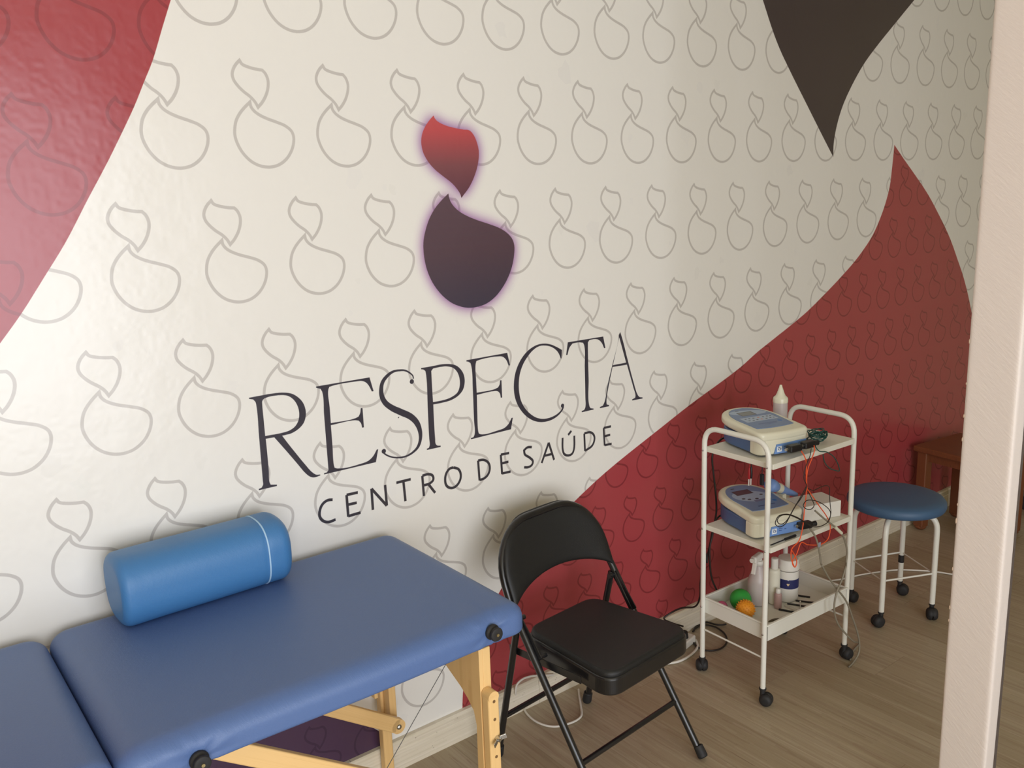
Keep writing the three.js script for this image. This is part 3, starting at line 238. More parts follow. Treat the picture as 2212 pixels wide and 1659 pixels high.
// ------------------------------------------------------------------ rest of the room shell
const W0 = structure('wall_left'); part('masonry', box(0.18, RH + 0.3, RZ + 0.5, RX0 - 0.09, RH / 2, RZ / 2), M.wallRear, W0);
const W1 = structure('wall_right'); part('masonry', box(0.18, RH + 0.3, RZ + 0.5, RX1 + 0.09, RH / 2, RZ / 2), M.wallRear, W1);
const W2 = structure('wall_front');
{
  const z = RZ + 0.09, p = (x0, x1, y0, y1) => box(x1 - x0, y1 - y0, 0.18, (x0 + x1) / 2, (y0 + y1) / 2, z);
  part('masonry', [p(RX0, WIN.x0, -0.1, RH + 0.1), p(WIN.x1, RX1, -0.1, RH + 0.1), p(WIN.x0, WIN.x1, WIN.y1, RH + 0.1), p(WIN.x0, WIN.x1, -0.1, WIN.y0)], M.wallRear, W2);
  const win = structure('window_1'), w = (WIN.x1 - WIN.x0) / 3, h = WIN.y1 - WIN.y0, ym = (WIN.y0 + WIN.y1) / 2;
  part('window_frame', [box(3 * w, 0.05, 0.07, (WIN.x0 + WIN.x1) / 2, WIN.y0 + 0.025, z), box(3 * w, 0.05, 0.07, (WIN.x0 + WIN.x1) / 2, WIN.y1 - 0.025, z), ...[0, 1, 2, 3].map((i) => box(0.05, h, 0.07, WIN.x0 + w * i + (i === 0 ? 0.025 : i === 3 ? -0.025 : 0), ym, z))], M.alu, win);
  for (let i = 0; i < 3; i++) part('pane', box(w - 0.05, h - 0.1, 0.006, WIN.x0 + w * (i + 0.5), ym, z), M.glass, win);
}
const CE = structure('ceiling'); part('slab', box(RX1 - RX0 + 0.4, 0.16, RZ + 0.4, (RX0 + RX1) / 2, RH + 0.08, RZ / 2), M.ceiling, CE);
const FL = structure('floor'); part('screed', box(RX1 - RX0 + 0.4, 0.1, RZ + 0.4, (RX0 + RX1) / 2, -0.062, RZ / 2), mat(srgb(92, 80, 68), 0.8), FL);
{
  const PW = 0.19, PL = 1.22, T = 0.012;
  const planks = [0, 1, 2].map((v) => { const t = canvasTexture(256, 1536, (c, w, h) => {
    c.fillStyle = ['rgb(168,152,127)', 'rgb(162,146,120)', 'rgb(172,157,132)'][v]; c.fillRect(0, 0, w, h);
    for (let i = 0; i < 190; i++) { const x = rnd() * w, y = rnd() * h * 1.2 - h * 0.2, l = h * (0.05 + rnd() * 0.4), dark = rnd() < 0.62; c.strokeStyle = dark ? 'rgba(112,86,66,' + (0.03 + rnd() * 0.1).toFixed(3) + ')' : 'rgba(226,214,196,' + (0.03 + rnd() * 0.09).toFixed(3) + ')'; c.lineWidth = 1 + rnd() * rnd() * 20; c.lineCap = 'round'; c.beginPath(); c.moveTo(x, y); c.bezierCurveTo(x + rnd() * 16 - 8, y + l / 3, x + rnd() * 16 - 8, y + (2 * l) / 3, x + rnd() * 20 - 10, y + l); c.stroke(); }
    for (let i = 0; i < 26; i++) { const x = rnd() * w, y = rnd() * h; c.strokeStyle = 'rgba(84,60,44,' + (0.12 + rnd() * 0.2).toFixed(3) + ')'; c.lineWidth = 1 + rnd() * 2.5; c.beginPath(); c.moveTo(x, y); c.lineTo(x + rnd() * 6 - 3, y + 30 + rnd() * 120); c.stroke(); }
  }); t.wrapS = t.wrapT = THREE.RepeatWrapping; return t; });
  const mats = planks.map((t) => mat(0xffffff, 0.42, { map: t, bumpMap: grainAt(3), bumpScale: 0.0004 }));
  const cut = {}; const plankGeo = (L) => cut[L.toFixed(3)] ??= (() => { const g = new THREE.BoxGeometry(PW - 0.0007, T, L - 0.0008), p = g.attributes.position, uv = g.attributes.uv; for (let i = 0; i < p.count; i++) uv.setXY(i, p.getX(i) / PW + 0.5, p.getZ(i) / PL + 0.5); return g; })();
  let k = 0;
  for (let x = RX0 + PW / 2; x < RX1; x += PW, k++) { let z = -[0, 0.47, 0.86, 0.21, 0.64][k % 5] * PL; let j = 0;
    for (; z < RZ; z += PL, j++) { const a = Math.max(z, 0), b = Math.min(z + PL, RZ); if (b - a < 0.02) continue; const m = part('plank', plankGeo(b - a), mats[(k * 7 + j * 5 + ((k * j) % 3)) % 3], FL); m.position.set(x, -T / 2, (a + b) / 2); if ((k + j) % 2) m.rotation.y = Math.PI; } }
}
{
  const bt = canvasTexture(1024, 128, (c, w, h) => { c.fillStyle = 'rgb(222,212,192)'; c.fillRect(0, 0, w, h); for (let i = 0; i < 120; i++) { c.strokeStyle = rnd() < 0.5 ? 'rgba(150,128,98,' + (0.03 + rnd() * 0.08).toFixed(3) + ')' : 'rgba(245,240,228,0.12)'; c.lineWidth = 1 + rnd() * 6; const y = rnd() * h, x = rnd() * w; c.beginPath(); c.moveTo(x, y); c.lineTo(x + 60 + rnd() * 300, y + rnd() * 8 - 4); c.stroke(); } for (let i = 0; i < 40; i++) { c.fillStyle = 'rgba(70,58,46,0.5)'; c.beginPath(); c.arc(rnd() * w, rnd() * h, 0.6 + rnd() * 1.4, 0, 7); c.fill(); } });
  bt.wrapS = bt.wrapT = THREE.RepeatWrapping;
  const bm = mat(0xffffff, 0.45, { map: bt });
  const prof = [[0, 0], [0.018, 0], [0.018, 0.064], [0.0155, 0.067], [0.0165, 0.071], [0.0165, 0.088], [0.012, 0.0945], [0, 0.0955]];
  const skirt = (L) => { const g = new THREE.ExtrudeGeometry(shape(prof), { depth: L - 0.0012, bevelEnabled: false }); g.rotateY(-Math.PI / 2); const p = g.attributes.position, uv = g.attributes.uv; for (let i = 0; i < p.count; i++) uv.setXY(i, p.getX(i) / 1.1, p.getY(i) / 0.1); return g; };
  const bb = structure('baseboard_back'); const cuts = [RX0, -1.5, 0.05, 1.66, 2.9, 4.4, RX1];
  for (let i = 0; i < cuts.length - 1; i++) { const m = part('baseboard_length', skirt(cuts[i + 1] - cuts[i]), bm, bb); m.position.set(cuts[i + 1], 0, 0.0005); }
}

// ------------------------------------------------------------------ column and glass beside it
{
  const o = thing('column', 'white painted square column at the right edge of the photo', 'column', [2.1275, 0, 1.1875]);
  part('shaft', softBox(0.055, RH - 0.004, 0.119, 0.009, 14, 4, 20).translate(0, (RH - 0.004) / 2 + 0.002, 0), M.post, o);
  const chips = []; for (let i = 0; i < 9; i++) { const g = new THREE.IcosahedronGeometry(0.0016 + rnd() * 0.0012, 1); g.scale(0.6, 1.2 + rnd() * 2, 0.6); chips.push(at(g, -0.026, 0.5 + rnd() * 0.8, -0.0575)); }
  part('chipped_plaster', chips, mat(srgb(196, 172, 148), 0.8), o);
  part('edge_strip', box(0.006, RH - 0.01, 0.004, 0.0255, RH / 2, 0.0595), M.gasket, o);
}

// ------------------------------------------------------------------ folding massage table against the mural
{
  const CX = 0.26, CZ = 0.325;
  const o = thing('massage_table', 'blue vinyl folding massage table with maple wood legs against the mural wall', 'massage table', [CX, 0, CZ]);
  const knobs = [[1.043 - 0.706, 0.719 - 0.716], [0.392 - 0.706, 0.7 - 0.716]];
  for (const s of [1, -1]) {
    const pad = softBox(0.889, 0.068, 0.624, 0.046, 90, 16, 60, (x, y, z) => {
      let yy = y + (y > 0 ? 0.0045 * (1 - (z / 0.312) ** 2) * (1 - (x / 0.444) ** 8) : 0), zz = z + 0.0025 * Math.sin(x * 9 + 1) * (z > 0.28 ? 1 : 0);
      if (z > 0.2) for (const [kx, ky] of knobs) { const dx = s * x - kx, dy = y - ky, d = Math.hypot(dx, dy), a = Math.atan2(dy, dx); zz -= 0.006 * Math.exp(-((d / 0.028) ** 2)) + 0.0016 * Math.cos(a * 9) * Math.exp(-(((d - 0.035) / 0.03) ** 2)); if (y > 0) yy -= 0.0022 * Math.max(0, Math.cos(dx * 95)) * Math.exp(-((dx / 0.06) ** 2)) * Math.max(0, (z - 0.2) / 0.11); }
      return [x, yy, zz];
    }, 0.01, 0.036);
    const c = part('cushion', pad, M.vinyl, o); c.position.set(s * 0.4455, 0.716, 0); if (s < 0) c.userData.label = 'left half of the blue cushion';
    for (const [kx, ky] of knobs) {
      const k = part('knob', at(lathe([[0, 0], [0.0175, 0], [0.018, 0.003], [0.0165, 0.007], [0.0115, 0.009], [0.0115, 0.012], [0.0155, 0.014], [0.016, 0.019], [0.014, 0.022], [0.006, 0.0215], [0, 0.0215]], 28), 0, 0, 0, Math.PI / 2), M.rubber, o);
      k.position.set(s * (0.4455 + kx), 0.716 + ky, 0.3065); k.userData.label = 'black round knob';
      part('rivet', at(cyl(0.0034, 0.0034, 0.003), 0, 0, 0.0225, Math.PI / 2), M.brass, k);
    }
    part('frame_rail', [box(0.84, 0.022, 0.02, s * 0.44, 0.672, 0.19), box(0.84, 0.022, 0.02, s * 0.44, 0.672, -0.25), box(0.02, 0.022, 0.42, s * 0.81, 0.672, -0.03), box(0.02, 0.022, 0.42, s * 0.02, 0.672, -0.03)], M.maple, o);
    const X = (x) => s * (x - CX), Z = (z) => z - CZ;
    const arch = [[0.598, 0.665], [0.598, 0.3], [0.574, 0.3], [0.577, 0.468], [0.568, 0.5], [0.545, 0.522], [0.518, 0.54], [0.457, 0.569], [0.39, 0.583], [0.325, 0.587]];
    const ring = arch.concat(arch.slice(0, -1).reverse().map(([z, y]) => [0.65 - z, y])).map(([z, y]) => [Z(z), y]);
    const ga = new THREE.ExtrudeGeometry(shape(ring), { depth: 0.01, bevelEnabled: false }); ga.rotateY(-Math.PI / 2);
    part('end_panel', ga.translate(X(1.032) + 0.005, 0, 0), M.maple, o);
    for (const side of [1, -1]) {
      const zp = (z) => side * (z - CZ), dx = side < 0 ? 0.03 : 0;
      part('leg', box(0.022, 0.465, 0.034, X(1.048 + dx), 0.4325, zp(0.582), 0.003), M.maple, o);
      const lo = part('leg_extension', [box(0.03, 0.553, 0.028, X(1.043 + dx), 0.2805, zp(0.6135), 0.005), at(cyl(0.0145, 0.0145, 0.0275), X(1.043 + dx), 0.555, zp(0.6135), Math.PI / 2), cyl(0.017, 0.015, 0.006, X(1.043 + dx), 0.003, zp(0.6135))], M.maple, o);
      const holes = [0.545, 0.5, 0.405, 0.36].map((y) => at(cyl(0.0038, 0.0038, 0.002), X(1.043 + dx), y, zp(0.6271), Math.PI / 2));
      for (const h of holes) part('bolt_hole', h, M.hole, lo);
      const w = part('wing_nut', [at(cyl(0.006, 0.005, 0.012), 0, 0, 0.006, Math.PI / 2), at(new RoundedBoxGeometry(0.016, 0.012, 0.003, 2, 0.0014), 0.011, 0.004, 0.011, 0, -0.5, 0.3), at(new RoundedBoxGeometry(0.016, 0.012, 0.003, 2, 0.0014), -0.011, -0.004, 0.011, 0, 0.5, 0.3)], M.steel, o);
      w.position.set(X(1.046 + dx), 0.452, zp(0.628)); if (side < 0) w.rotation.y = Math.PI;
      const zb = side > 0 ? 0.545 : 0.12;
      const br = part('brace', [flat([X(1.068), 0.222, Z(zb)], [X(0.44), 0.66, Z(zb)], 0.042, 0.018), at(cyl(0.0209, 0.0209, 0.018), X(1.068), 0.222, Z(zb), Math.PI / 2)], M.maple, o);
      part('bolt', at(lathe([[0, 0], [0.0075, 0], [0.0075, 0.002], [0.005, 0.005], [0, 0.006]], 18), X(1.068), 0.222, Z(zb) + 0.009, Math.PI / 2), M.steel, br);
      const wi = part('wire', rod([X(0.797), 0.412, Z(zb) - side * 0.014], [X(1.05), 0.675, Z(zb) - side * 0.03], 0.0009, 6), M.wire, o); wi.userData.label = 'thin steel cable';
      part('cable_clamp', [flat([X(0.784), 0.4, Z(zb) - side * 0.012], [X(0.804), 0.42, Z(zb) - side * 0.014], 0.009, 0.004), at(new THREE.TorusGeometry(0.008, 0.0018, 8, 18), X(0.79), 0.402, Z(zb) - side * 0.012)], M.steel, wi);
    }
  }
}
// bolster roll
{
  const o = thing('bolster', 'bright blue half-round bolster cushion lying on the massage table', 'cushion', [0.595, 0.7572, 0.096], 0.02);
  const LEN = 0.4, R = 0.081, seg = 56, rings = 64, pos = [], idx = [];
  for (let i = 0; i <= rings; i++) { const t = i / rings, e = t < 0.5 ? -1 : 1, q = Math.abs(t - 0.5) * 2; let x, k;
    if (q > 0.72) { const a = ((q - 0.72) / 0.28) * (Math.PI / 2); const rr = e < 0 ? 0.022 : 0.03; x = e * (LEN / 2 - rr + Math.sin(a) * rr); k = 1 - (rr / R) * (1 - Math.cos(a)); if (q > 0.999) k = 0.55; } else { x = e * (q / 0.72) * (LEN / 2 - 0.03); k = 1; }
    const seamX = 0.135; k *= 1 - 0.03 * Math.exp(-(((x - seamX) / 0.004) ** 2));
    for (let j = 0; j < seg; j++) { const a = (j / seg) * Math.PI * 2, n = 2.7, c = Math.cos(a), s = Math.sin(a), rr = R * k * Math.pow(Math.abs(c) ** n + Math.abs(s) ** n, -1 / n) * (1 + 0.006 * Math.sin(5 * a + x * 30) * (q > 0.6 ? 1 : 0.25)); let y = R * 0.965 + rr * s; if (y < 0.0) y *= 0.05; pos.push(x, y, rr * c); } }
  for (let i = 0; i < rings; i++) for (let j = 0; j < seg; j++) { const a = i * seg + j, b = i * seg + ((j + 1) % seg); idx.push(a, b, a + seg, b, b + seg, a + seg); }
  for (const [r, f] of [[0, 1], [rings, 0]]) { const c = pos.length / 3; pos.push(r ? LEN / 2 : -LEN / 2, R * 0.965, 0); for (let j = 0; j < seg; j++) { const a = r * seg + j, b = r * seg + ((j + 1) % seg); f ? idx.push(c, b, a) : idx.push(c, a, b); } }
  const g = new THREE.BufferGeometry(); g.setAttribute('position', new THREE.Float32BufferAttribute(pos, 3)); g.setIndex(idx); g.computeVertexNormals(); planUV(g);
  part('roll', g, M.bolster, o);
  const ring = []; for (let j = 0; j <= 60; j++) { const a = (j / 60) * Math.PI * 2, n = 2.7, rr = R * 0.985 * Math.pow(Math.abs(Math.cos(a)) ** n + Math.abs(Math.sin(a)) ** n, -1 / n); ring.push(V(0.135, Math.max(0.001, R * 0.965 + rr * Math.sin(a)), rr * Math.cos(a))); }
  part('seam', sweep(ring, 0.0022, 8), M.piping, o).userData.label = 'pale seam';
}

// ------------------------------------------------------------------ black folding chair
{
  const o = thing('folding_chair', 'black steel folding chair with padded vinyl seat and backrest', 'chair', [1.6050, 0, 0.3533], 0.090);
  const vup = (y) => (y < 0.53 ? 0.235 - (0.357 / 0.53) * y : -0.122 - (y - 0.53) * 0.405);
  const U = 0.212;
  const arc = []; for (let i = 0; i <= 10; i++) { const a = (i / 10) * Math.PI / 2; arc.push([0.062 + 0.15 * Math.cos(a), 0.583 + 0.15 * Math.sin(a)]); }
  const loop = [[U, 0.02], [U, 0.25], [U, 0.48], [U, 0.53], ...arc, ...arc.slice().reverse().map(([u, y]) => [-u, y]), [-U, 0.53], [-U, 0.48], [-U, 0.25], [-U, 0.02]].map(([u, y]) => V(u, y, vup(y)));
  part('frame', sweep(loop, 0.0108, 14), M.blackMetal, o);
  const foot = [[0, 0], [0.014, 0], [0.0155, 0.004], [0.0145, 0.034], [0.0112, 0.036]];
  for (const s of [1, -1]) {
    const f = part('foot_cap', lathe(foot, 20), M.rubber, o); f.position.set(s * U, 0.008, vup(0)); f.rotation.x = -0.594;
    const vr = (y) => -0.22 + (0.115 / 0.5) * y;
    const w = 0.199; part('rear_leg', bent([[s * w, 0.012, vr(0.012)], [s * w, 0.5, vr(0.5)]], 0.0102, 0.01), M.blackMetal, o);
    const f2 = part('foot_cap', lathe(foot, 20), M.rubber, o); f2.position.set(s * w, 0.0035, vr(0)); f2.rotation.x = 0.226;
    part('pivot_bracket', [flat([s * 0.2055, 0.5, -0.1], [s * 0.2055, 0.4, -0.02], 0.026, 0.003, V(1, 0, 0)), at(cyl(0.007, 0.007, 0.036), s * 0.2, 0.492, -0.1, 0, 0, Math.PI / 2), at(cyl(0.006, 0.006, 0.05), s * 0.194, 0.395, -0.03, 0, 0, Math.PI / 2)], M.blackMetal, o);
    part('seat_strut', flat([s * 0.188, 0.385, 0.12], [s * 0.188, 0.375, -0.16], 0.022, 0.003, V(1, 0, 0)), M.blackMetal, o);
  }
  part('front_rung', rod([-U, 0.15, vup(0.15)], [U, 0.15, vup(0.15)], 0.0082), M.blackMetal, o);
  part('rear_rung', rod([-0.199, 0.145, -0.187], [0.199, 0.145, -0.187], 0.0082), M.blackMetal, o);
  const seatShape = (i) => { const s = new THREE.Shape(), f = 0.179 - i, b = 0.15 - i, z0 = -0.218 + i, z1 = 0.142 - i, r = 0.055; s.moveTo(-f + r, z0); s.lineTo(f - r, z0); s.quadraticCurveTo(f, z0, f, z0 + r); s.lineTo(b + 0.004, z1 - r); s.quadraticCurveTo(b, z1, b - r, z1); s.lineTo(-b + r, z1); s.quadraticCurveTo(-b, z1, -b - 0.004, z1 - r); s.lineTo(-f, z0 + r); s.quadraticCurveTo(-f, z0, -f + r, z0); return s; };
  part('seat_pan', slab(seatShape(0), 0.052, 0.007, 4, 16).translate(0, 0.362, 0), M.blackMetal, o);
  part('seat', slab(seatShape(0.004), 0.024, 0.011, 6, 16).translate(0, 0.406, 0), M.blackVinyl, o);
  // padded backrest, bent across its width
  const nu = 40, nt = 18, W = 0.211, R = 0.148, pos = [], idx = [];
  const yt = (u) => { const a = Math.abs(u) - (W - R); return 0.742 - (a > 0 ? R * (1 - Math.sqrt(Math.max(0, 1 - (a / R) ** 2))) : 0); }, yb = (u) => 0.52 + 0.052 * Math.sqrt(Math.max(0, 1 - (u / W) ** 2)) ** 1.5;
  for (const side of [1, -1]) for (let i = 0; i <= nu; i++) for (let j = 0; j <= nt; j++) { const u = W * Math.sin(((i / nu) * 2 - 1) * Math.PI / 2), t = 0.5 - 0.5 * Math.cos((j / nt) * Math.PI), y = yb(u) + (yt(u) - yb(u)) * t; const e = Math.pow(Math.max(0, (1 - Math.abs(2 * t - 1) ** 6) * (1 - Math.abs(u / W) ** 10)), 0.5); pos.push(u, y, vup(y) + 0.014 - 0.026 * (1 - (u / W) ** 2) + side * (side > 0 ? 0.015 : 0.008) * e); }
  const N = (nu + 1) * (nt + 1); for (let s = 0; s < 2; s++) for (let i = 0; i < nu; i++) for (let j = 0; j < nt; j++) { const a = s * N + i * (nt + 1) + j, b = a + nt + 1; s ? idx.push(a, a + 1, b, b, a + 1, b + 1) : idx.push(a, b, a + 1, b, b + 1, a + 1); }
  let g = new THREE.BufferGeometry(); g.setAttribute('position', new THREE.Float32BufferAttribute(pos, 3)); g.setIndex(idx); g = mergeVertices(g, 1e-5); g.computeVertexNormals(); planUV(g);
  part('backrest', g, M.blackVinyl, o);
}

// ------------------------------------------------------------------ castors (parts of the trolley and the stool)
function caster(parent, x, z, turn, r = 0.0215, top = 0.058) {
  const c = new THREE.Group(); c.name = 'caster'; c.position.set(x, 0, z); c.rotation.y = turn; parent.add(c);
  const tyre = () => lathe([[0.001, -0.0105], [r * 0.45, -0.0105], [r * 0.72, -0.0088], [r * 0.92, -0.004], [r, 0.002], [r, 0.0075], [r * 0.94, 0.009], [0.001, 0.009]], 24).rotateZ(Math.PI / 2);
  for (const s of [-1, 1]) part('wheel', tyre().rotateY(s > 0 ? 0 : Math.PI).translate(s * 0.0102, r, 0.012), M.rubber, c);
  const hood = new THREE.SphereGeometry(r * 1.04, 20, 10, 0, Math.PI * 2, 0, Math.PI * 0.5); hood.scale(0.34, 1, 1);
  part('hood', [at(hood, 0, r * 1.0, 0.012), cyl(0.0085, 0.0085, top - r, 0, (top + r) / 2, 0, 16), cyl(0.0115, 0.0115, 0.006, 0, top - 0.002, 0, 16), box(0.006, r, 0.03, 0, r * 1.2, 0.006, 0.002)], M.rubber, c);
  return c;
}

// ------------------------------------------------------------------ white equipment trolley
const TP = [2.4345, 0, 0.381], TT = -0.031;
{
  const o = thing('trolley', 'white tubular three-tier trolley on black castors carrying therapy devices', 'trolley', TP, TT);
  const X = 0.224, Z = 0.13, r = 0.0087;
  for (const s of [-1, 1]) part('end_frame', bent([[s * X, 0.058, Z], [s * X, 0.89, Z], [s * X, 0.89, -Z], [s * X, 0.058, -Z]], r, 0.06, 16), M.whiteMetal, o).userData.label = 'bent white tube end frame';
  part('shelf', box(2 * X - 2 * r - 0.002, 0.018, 0.272, 0, 0.811, 0.004, 0.0015), M.whiteBoard, o);
  part('shelf', box(2 * X - 2 * r - 0.002, 0.018, 0.272, 0, 0.536, 0.004, 0.0015), M.whiteBoard, o);
  const tw = X - r - 0.002, tz = 0.134, y0 = 0.224, y1 = 0.278, wall = (x0, z0, x1, z1) => { const dx = x1 - x0, dz = z1 - z0, L = Math.hypot(dx, dz); return box(L + 0.003, y1 - y0, 0.003).rotateY(-Math.atan2(dz, dx)).translate((x0 + x1) / 2, (y0 + y1) / 2, (z0 + z1) / 2); };
  const tray = part('tray', [box(2 * tw, 0.003, 2 * tz, 0, y0 + 0.0015, 0), wall(-tw, tz, tw, tz), wall(-tw, -tz, tw, -tz), wall(-tw, -tz, -tw, tz), wall(tw, -tz, tw, tz)], M.whiteMetal, o);
  part('rim', [box(2 * tw + 0.012, 0.006, 0.01, 0, y1, tz + 0.001, 0.0025), box(2 * tw + 0.012, 0.006, 0.01, 0, y1, -tz - 0.001, 0.0025), box(0.009, 0.006, 2 * tz, tw, y1, 0, 0.0025), box(0.009, 0.006, 2 * tz, -tw, y1, 0, 0.0025)], M.whiteMetal, tray);
  for (const s of [-1, 1]) part('tie_rod', rod([s * X, 0.165, -Z], [s * X, 0.165, Z], 0.0032), M.whiteMetal, o);
  for (const sx of [-1, 1]) for (const sz of [-1, 1]) {
    for (const y of [0.811, 0.536, 0.25]) part('screw', at(lathe([[0, 0.003], [0.003, 0.0022], [0.0042, 0], [0, 0]], 12), sx * (X + r - 0.0008), y, sz * Z, 0, 0, -sx * Math.PI / 2), M.steel, o);
    caster(o, sx * X, sz * Z, [2.4, 0.4, -1.2, 1.4][(sx + 1) + (sz + 1) / 2]);
  }
}
// therapy devices on the two shelves
function device(label, pos, turn, blue, print) {
  const o = thing('therapy_device', label, 'device', pos, turn);
  const plan = (i) => { const s = new THREE.Shape(), w = 0.1 - i, d = 0.268 - i, r = 0.03; s.moveTo(-w + r, 0 + i); s.quadraticCurveTo(0, -0.008 + i, w - r, 0 + i); s.quadraticCurveTo(w, i, w, r + i); s.lineTo(w - 0.002, d - 0.11); s.bezierCurveTo(w - 0.004, d - 0.035, w * 0.55, d, 0, d); s.bezierCurveTo(-w * 0.55, d, -w + 0.004, d - 0.035, -w + 0.002, d - 0.11); s.lineTo(-w, r + i); s.quadraticCurveTo(-w, i, -w + r, i); return s; };
  part('lower_case', slab(plan(0.008), 0.05, 0.006, 3, 20).translate(0, 0.005, 0), blue, o);
  for (const [x, z] of [[-0.07, -0.03], [0.07, -0.03], [-0.06, -0.2], [0.06, -0.2]]) part('foot_pad', cyl(0.009, 0.009, 0.006, x, 0.003, z, 14), M.rubber, o);
  const top = slab(plan(0), 0.03, 0.011, 6, 24); top.rotateX(0.075); top.translate(0, 0.049, 0);
  const t = part('top_shell', top, M.whitePlastic, o);
  const nose = new THREE.Shape(); { const w = 0.0985, r = 0.03; nose.moveTo(-w + r, 0.001); nose.quadraticCurveTo(0, -0.0065, w - r, 0.001); nose.quadraticCurveTo(w, 0.001, w, r); nose.lineTo(w, 0.047); nose.lineTo(-w, 0.047); nose.lineTo(-w, r); nose.quadraticCurveTo(-w, 0.001, -w + r, 0.001); }
  part('front_bumper', slab(nose, 0.054, 0.008, 4, 16).translate(0, 0.006, 0), M.whitePlastic, o);
  const pan = new THREE.Shape(); { const i = 0.0215, w = 0.1 - i, d = 0.268 - i; pan.moveTo(-w + 0.006, 0.05); pan.quadraticCurveTo(0, 0.036, w - 0.006, 0.05); pan.lineTo(w, d - 0.1); pan.bezierCurveTo(w - 0.003, d - 0.03, w * 0.55, d, 0, d); pan.bezierCurveTo(-w * 0.55, d, -w + 0.003, d - 0.03, -w, d - 0.1); pan.closePath(); }
  const pg = slab(pan, 0.0022, 0, 1, 20), p = pg.attributes.position, uv = pg.attributes.uv; for (let i = 0; i < p.count; i++) uv.setXY(i, (p.getX(i) + 0.075) / 0.15, (-p.getZ(i) - 0.03) / 0.215);
  pg.rotateX(0.075); pg.translate(0, 0.0785, 0.0022);
  part('control_panel', pg, mat(0xffffff, 0.35, { map: canvasTexture(384, 544, print) }), o).userData.label = 'printed control panel with display and keys';
  const fp = new THREE.Shape(); fp.setFromPoints([[-0.045, 0.009], [0.08, 0.009], [0.08, 0.043], [-0.036, 0.039]].map((q) => new THREE.Vector2(...q)));
  const fg = new THREE.ExtrudeGeometry(fp, { depth: 0.004, bevelEnabled: false }), fpp = fg.attributes.position, fuv = fg.attributes.uv; for (let i = 0; i < fpp.count; i++) fuv.setXY(i, (fpp.getX(i) + 0.045) / 0.125, (fpp.getY(i) - 0.009) / 0.034);
  part('socket_panel', fg.translate(0, 0, 0.0018), mat(0xffffff, 0.45, { map: canvasTexture(256, 72, (c, w, h) => { c.fillStyle = 'rgb(112,148,206)'; c.fillRect(0, 0, w, h); c.fillStyle = 'rgb(235,238,240)'; c.fillRect(20, 22, 38, 38); c.strokeStyle = 'rgb(50,80,130)'; c.lineWidth = 4; c.beginPath(); c.moveTo(26, 29); c.lineTo(40, 29); c.lineTo(30, 42); c.lineTo(38, 50); c.moveTo(46, 30); c.lineTo(46, 52); c.moveTo(51, 36); c.lineTo(51, 46); c.stroke(); c.fillStyle = 'rgba(40,60,120,0.75)'; for (const [x, y, q] of [[76, 26, 30], [76, 40, 24], [120, 34, 16]]) c.fillRect(x, y, q, 5); }) }), o);
  return o;
}
const keys = (c, list, col, s) => { c.fillStyle = col; for (const [x, y] of list) { c.beginPath(); c.ellipse(x, y, s, s * 0.7, 0, 0, 7); c.fill(); } };
device('blue and white therapy device with grey display on the top shelf', [2.327, 0.8205, 0.476], -0.26, M.devBlue, (c, w, h) => {
  c.fillStyle = 'rgb(112,134,172)'; c.fillRect(0, 0, w, h);
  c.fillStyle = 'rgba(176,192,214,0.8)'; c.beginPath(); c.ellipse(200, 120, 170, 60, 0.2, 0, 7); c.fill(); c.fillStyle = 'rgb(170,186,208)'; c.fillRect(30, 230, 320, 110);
  c.fillStyle = 'rgb(78,80,84)'; c.fillRect(96, 96, 150, 92); c.fillStyle = 'rgb(128,132,130)'; c.fillRect(106, 104, 130, 76);
  keys(c, [[70, 262], [110, 258], [150, 262], [75, 308], [115, 312], [155, 308], [250, 262], [290, 262], [325, 262], [250, 308], [290, 308], [325, 308]], 'rgb(62,66,84)', 11); keys(c, [[200, 262], [200, 308]], 'rgb(220,110,60)', 11);
  c.fillStyle = 'rgba(60,80,130,0.6)'; c.fillRect(90, 400, 190, 12); c.fillRect(140, 424, 120, 8); c.fillStyle = 'rgb(70,74,80)'; c.fillRect(120, 46, 34, 14); c.fillStyle = 'rgb(52,110,180)'; c.beginPath(); c.arc(320, 392, 20, 0, 7); c.fill();
});
device('blue and white therapy device with dark reddish display on the middle shelf', [2.316, 0.5455, 0.474], -0.27, M.devBlue, (c, w, h) => {
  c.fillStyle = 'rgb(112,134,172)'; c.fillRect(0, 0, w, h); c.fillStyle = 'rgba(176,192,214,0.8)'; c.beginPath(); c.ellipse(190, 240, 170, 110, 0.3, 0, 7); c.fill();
  c.fillStyle = 'rgb(66,58,66)'; c.fillRect(80, 100, 170, 90); c.fillStyle = 'rgb(86,62,74)'; c.fillRect(90, 108, 150, 74);
  keys(c, [[90, 262], [130, 290], [290, 240], [310, 290], [200, 300]], 'rgb(48,44,58)', 17); c.fillStyle = 'rgb(110,114,150)'; c.fillRect(150, 320, 120, 34); c.fillStyle = 'rgba(40,40,90,0.8)'; c.fillRect(110, 430, 170, 12); c.fillStyle = 'rgb(60,62,74)'; c.fillRect(110, 44, 36, 14); c.fillStyle = 'rgb(52,110,180)'; c.beginPath(); c.arc(320, 380, 20, 0, 7); c.fill();
});
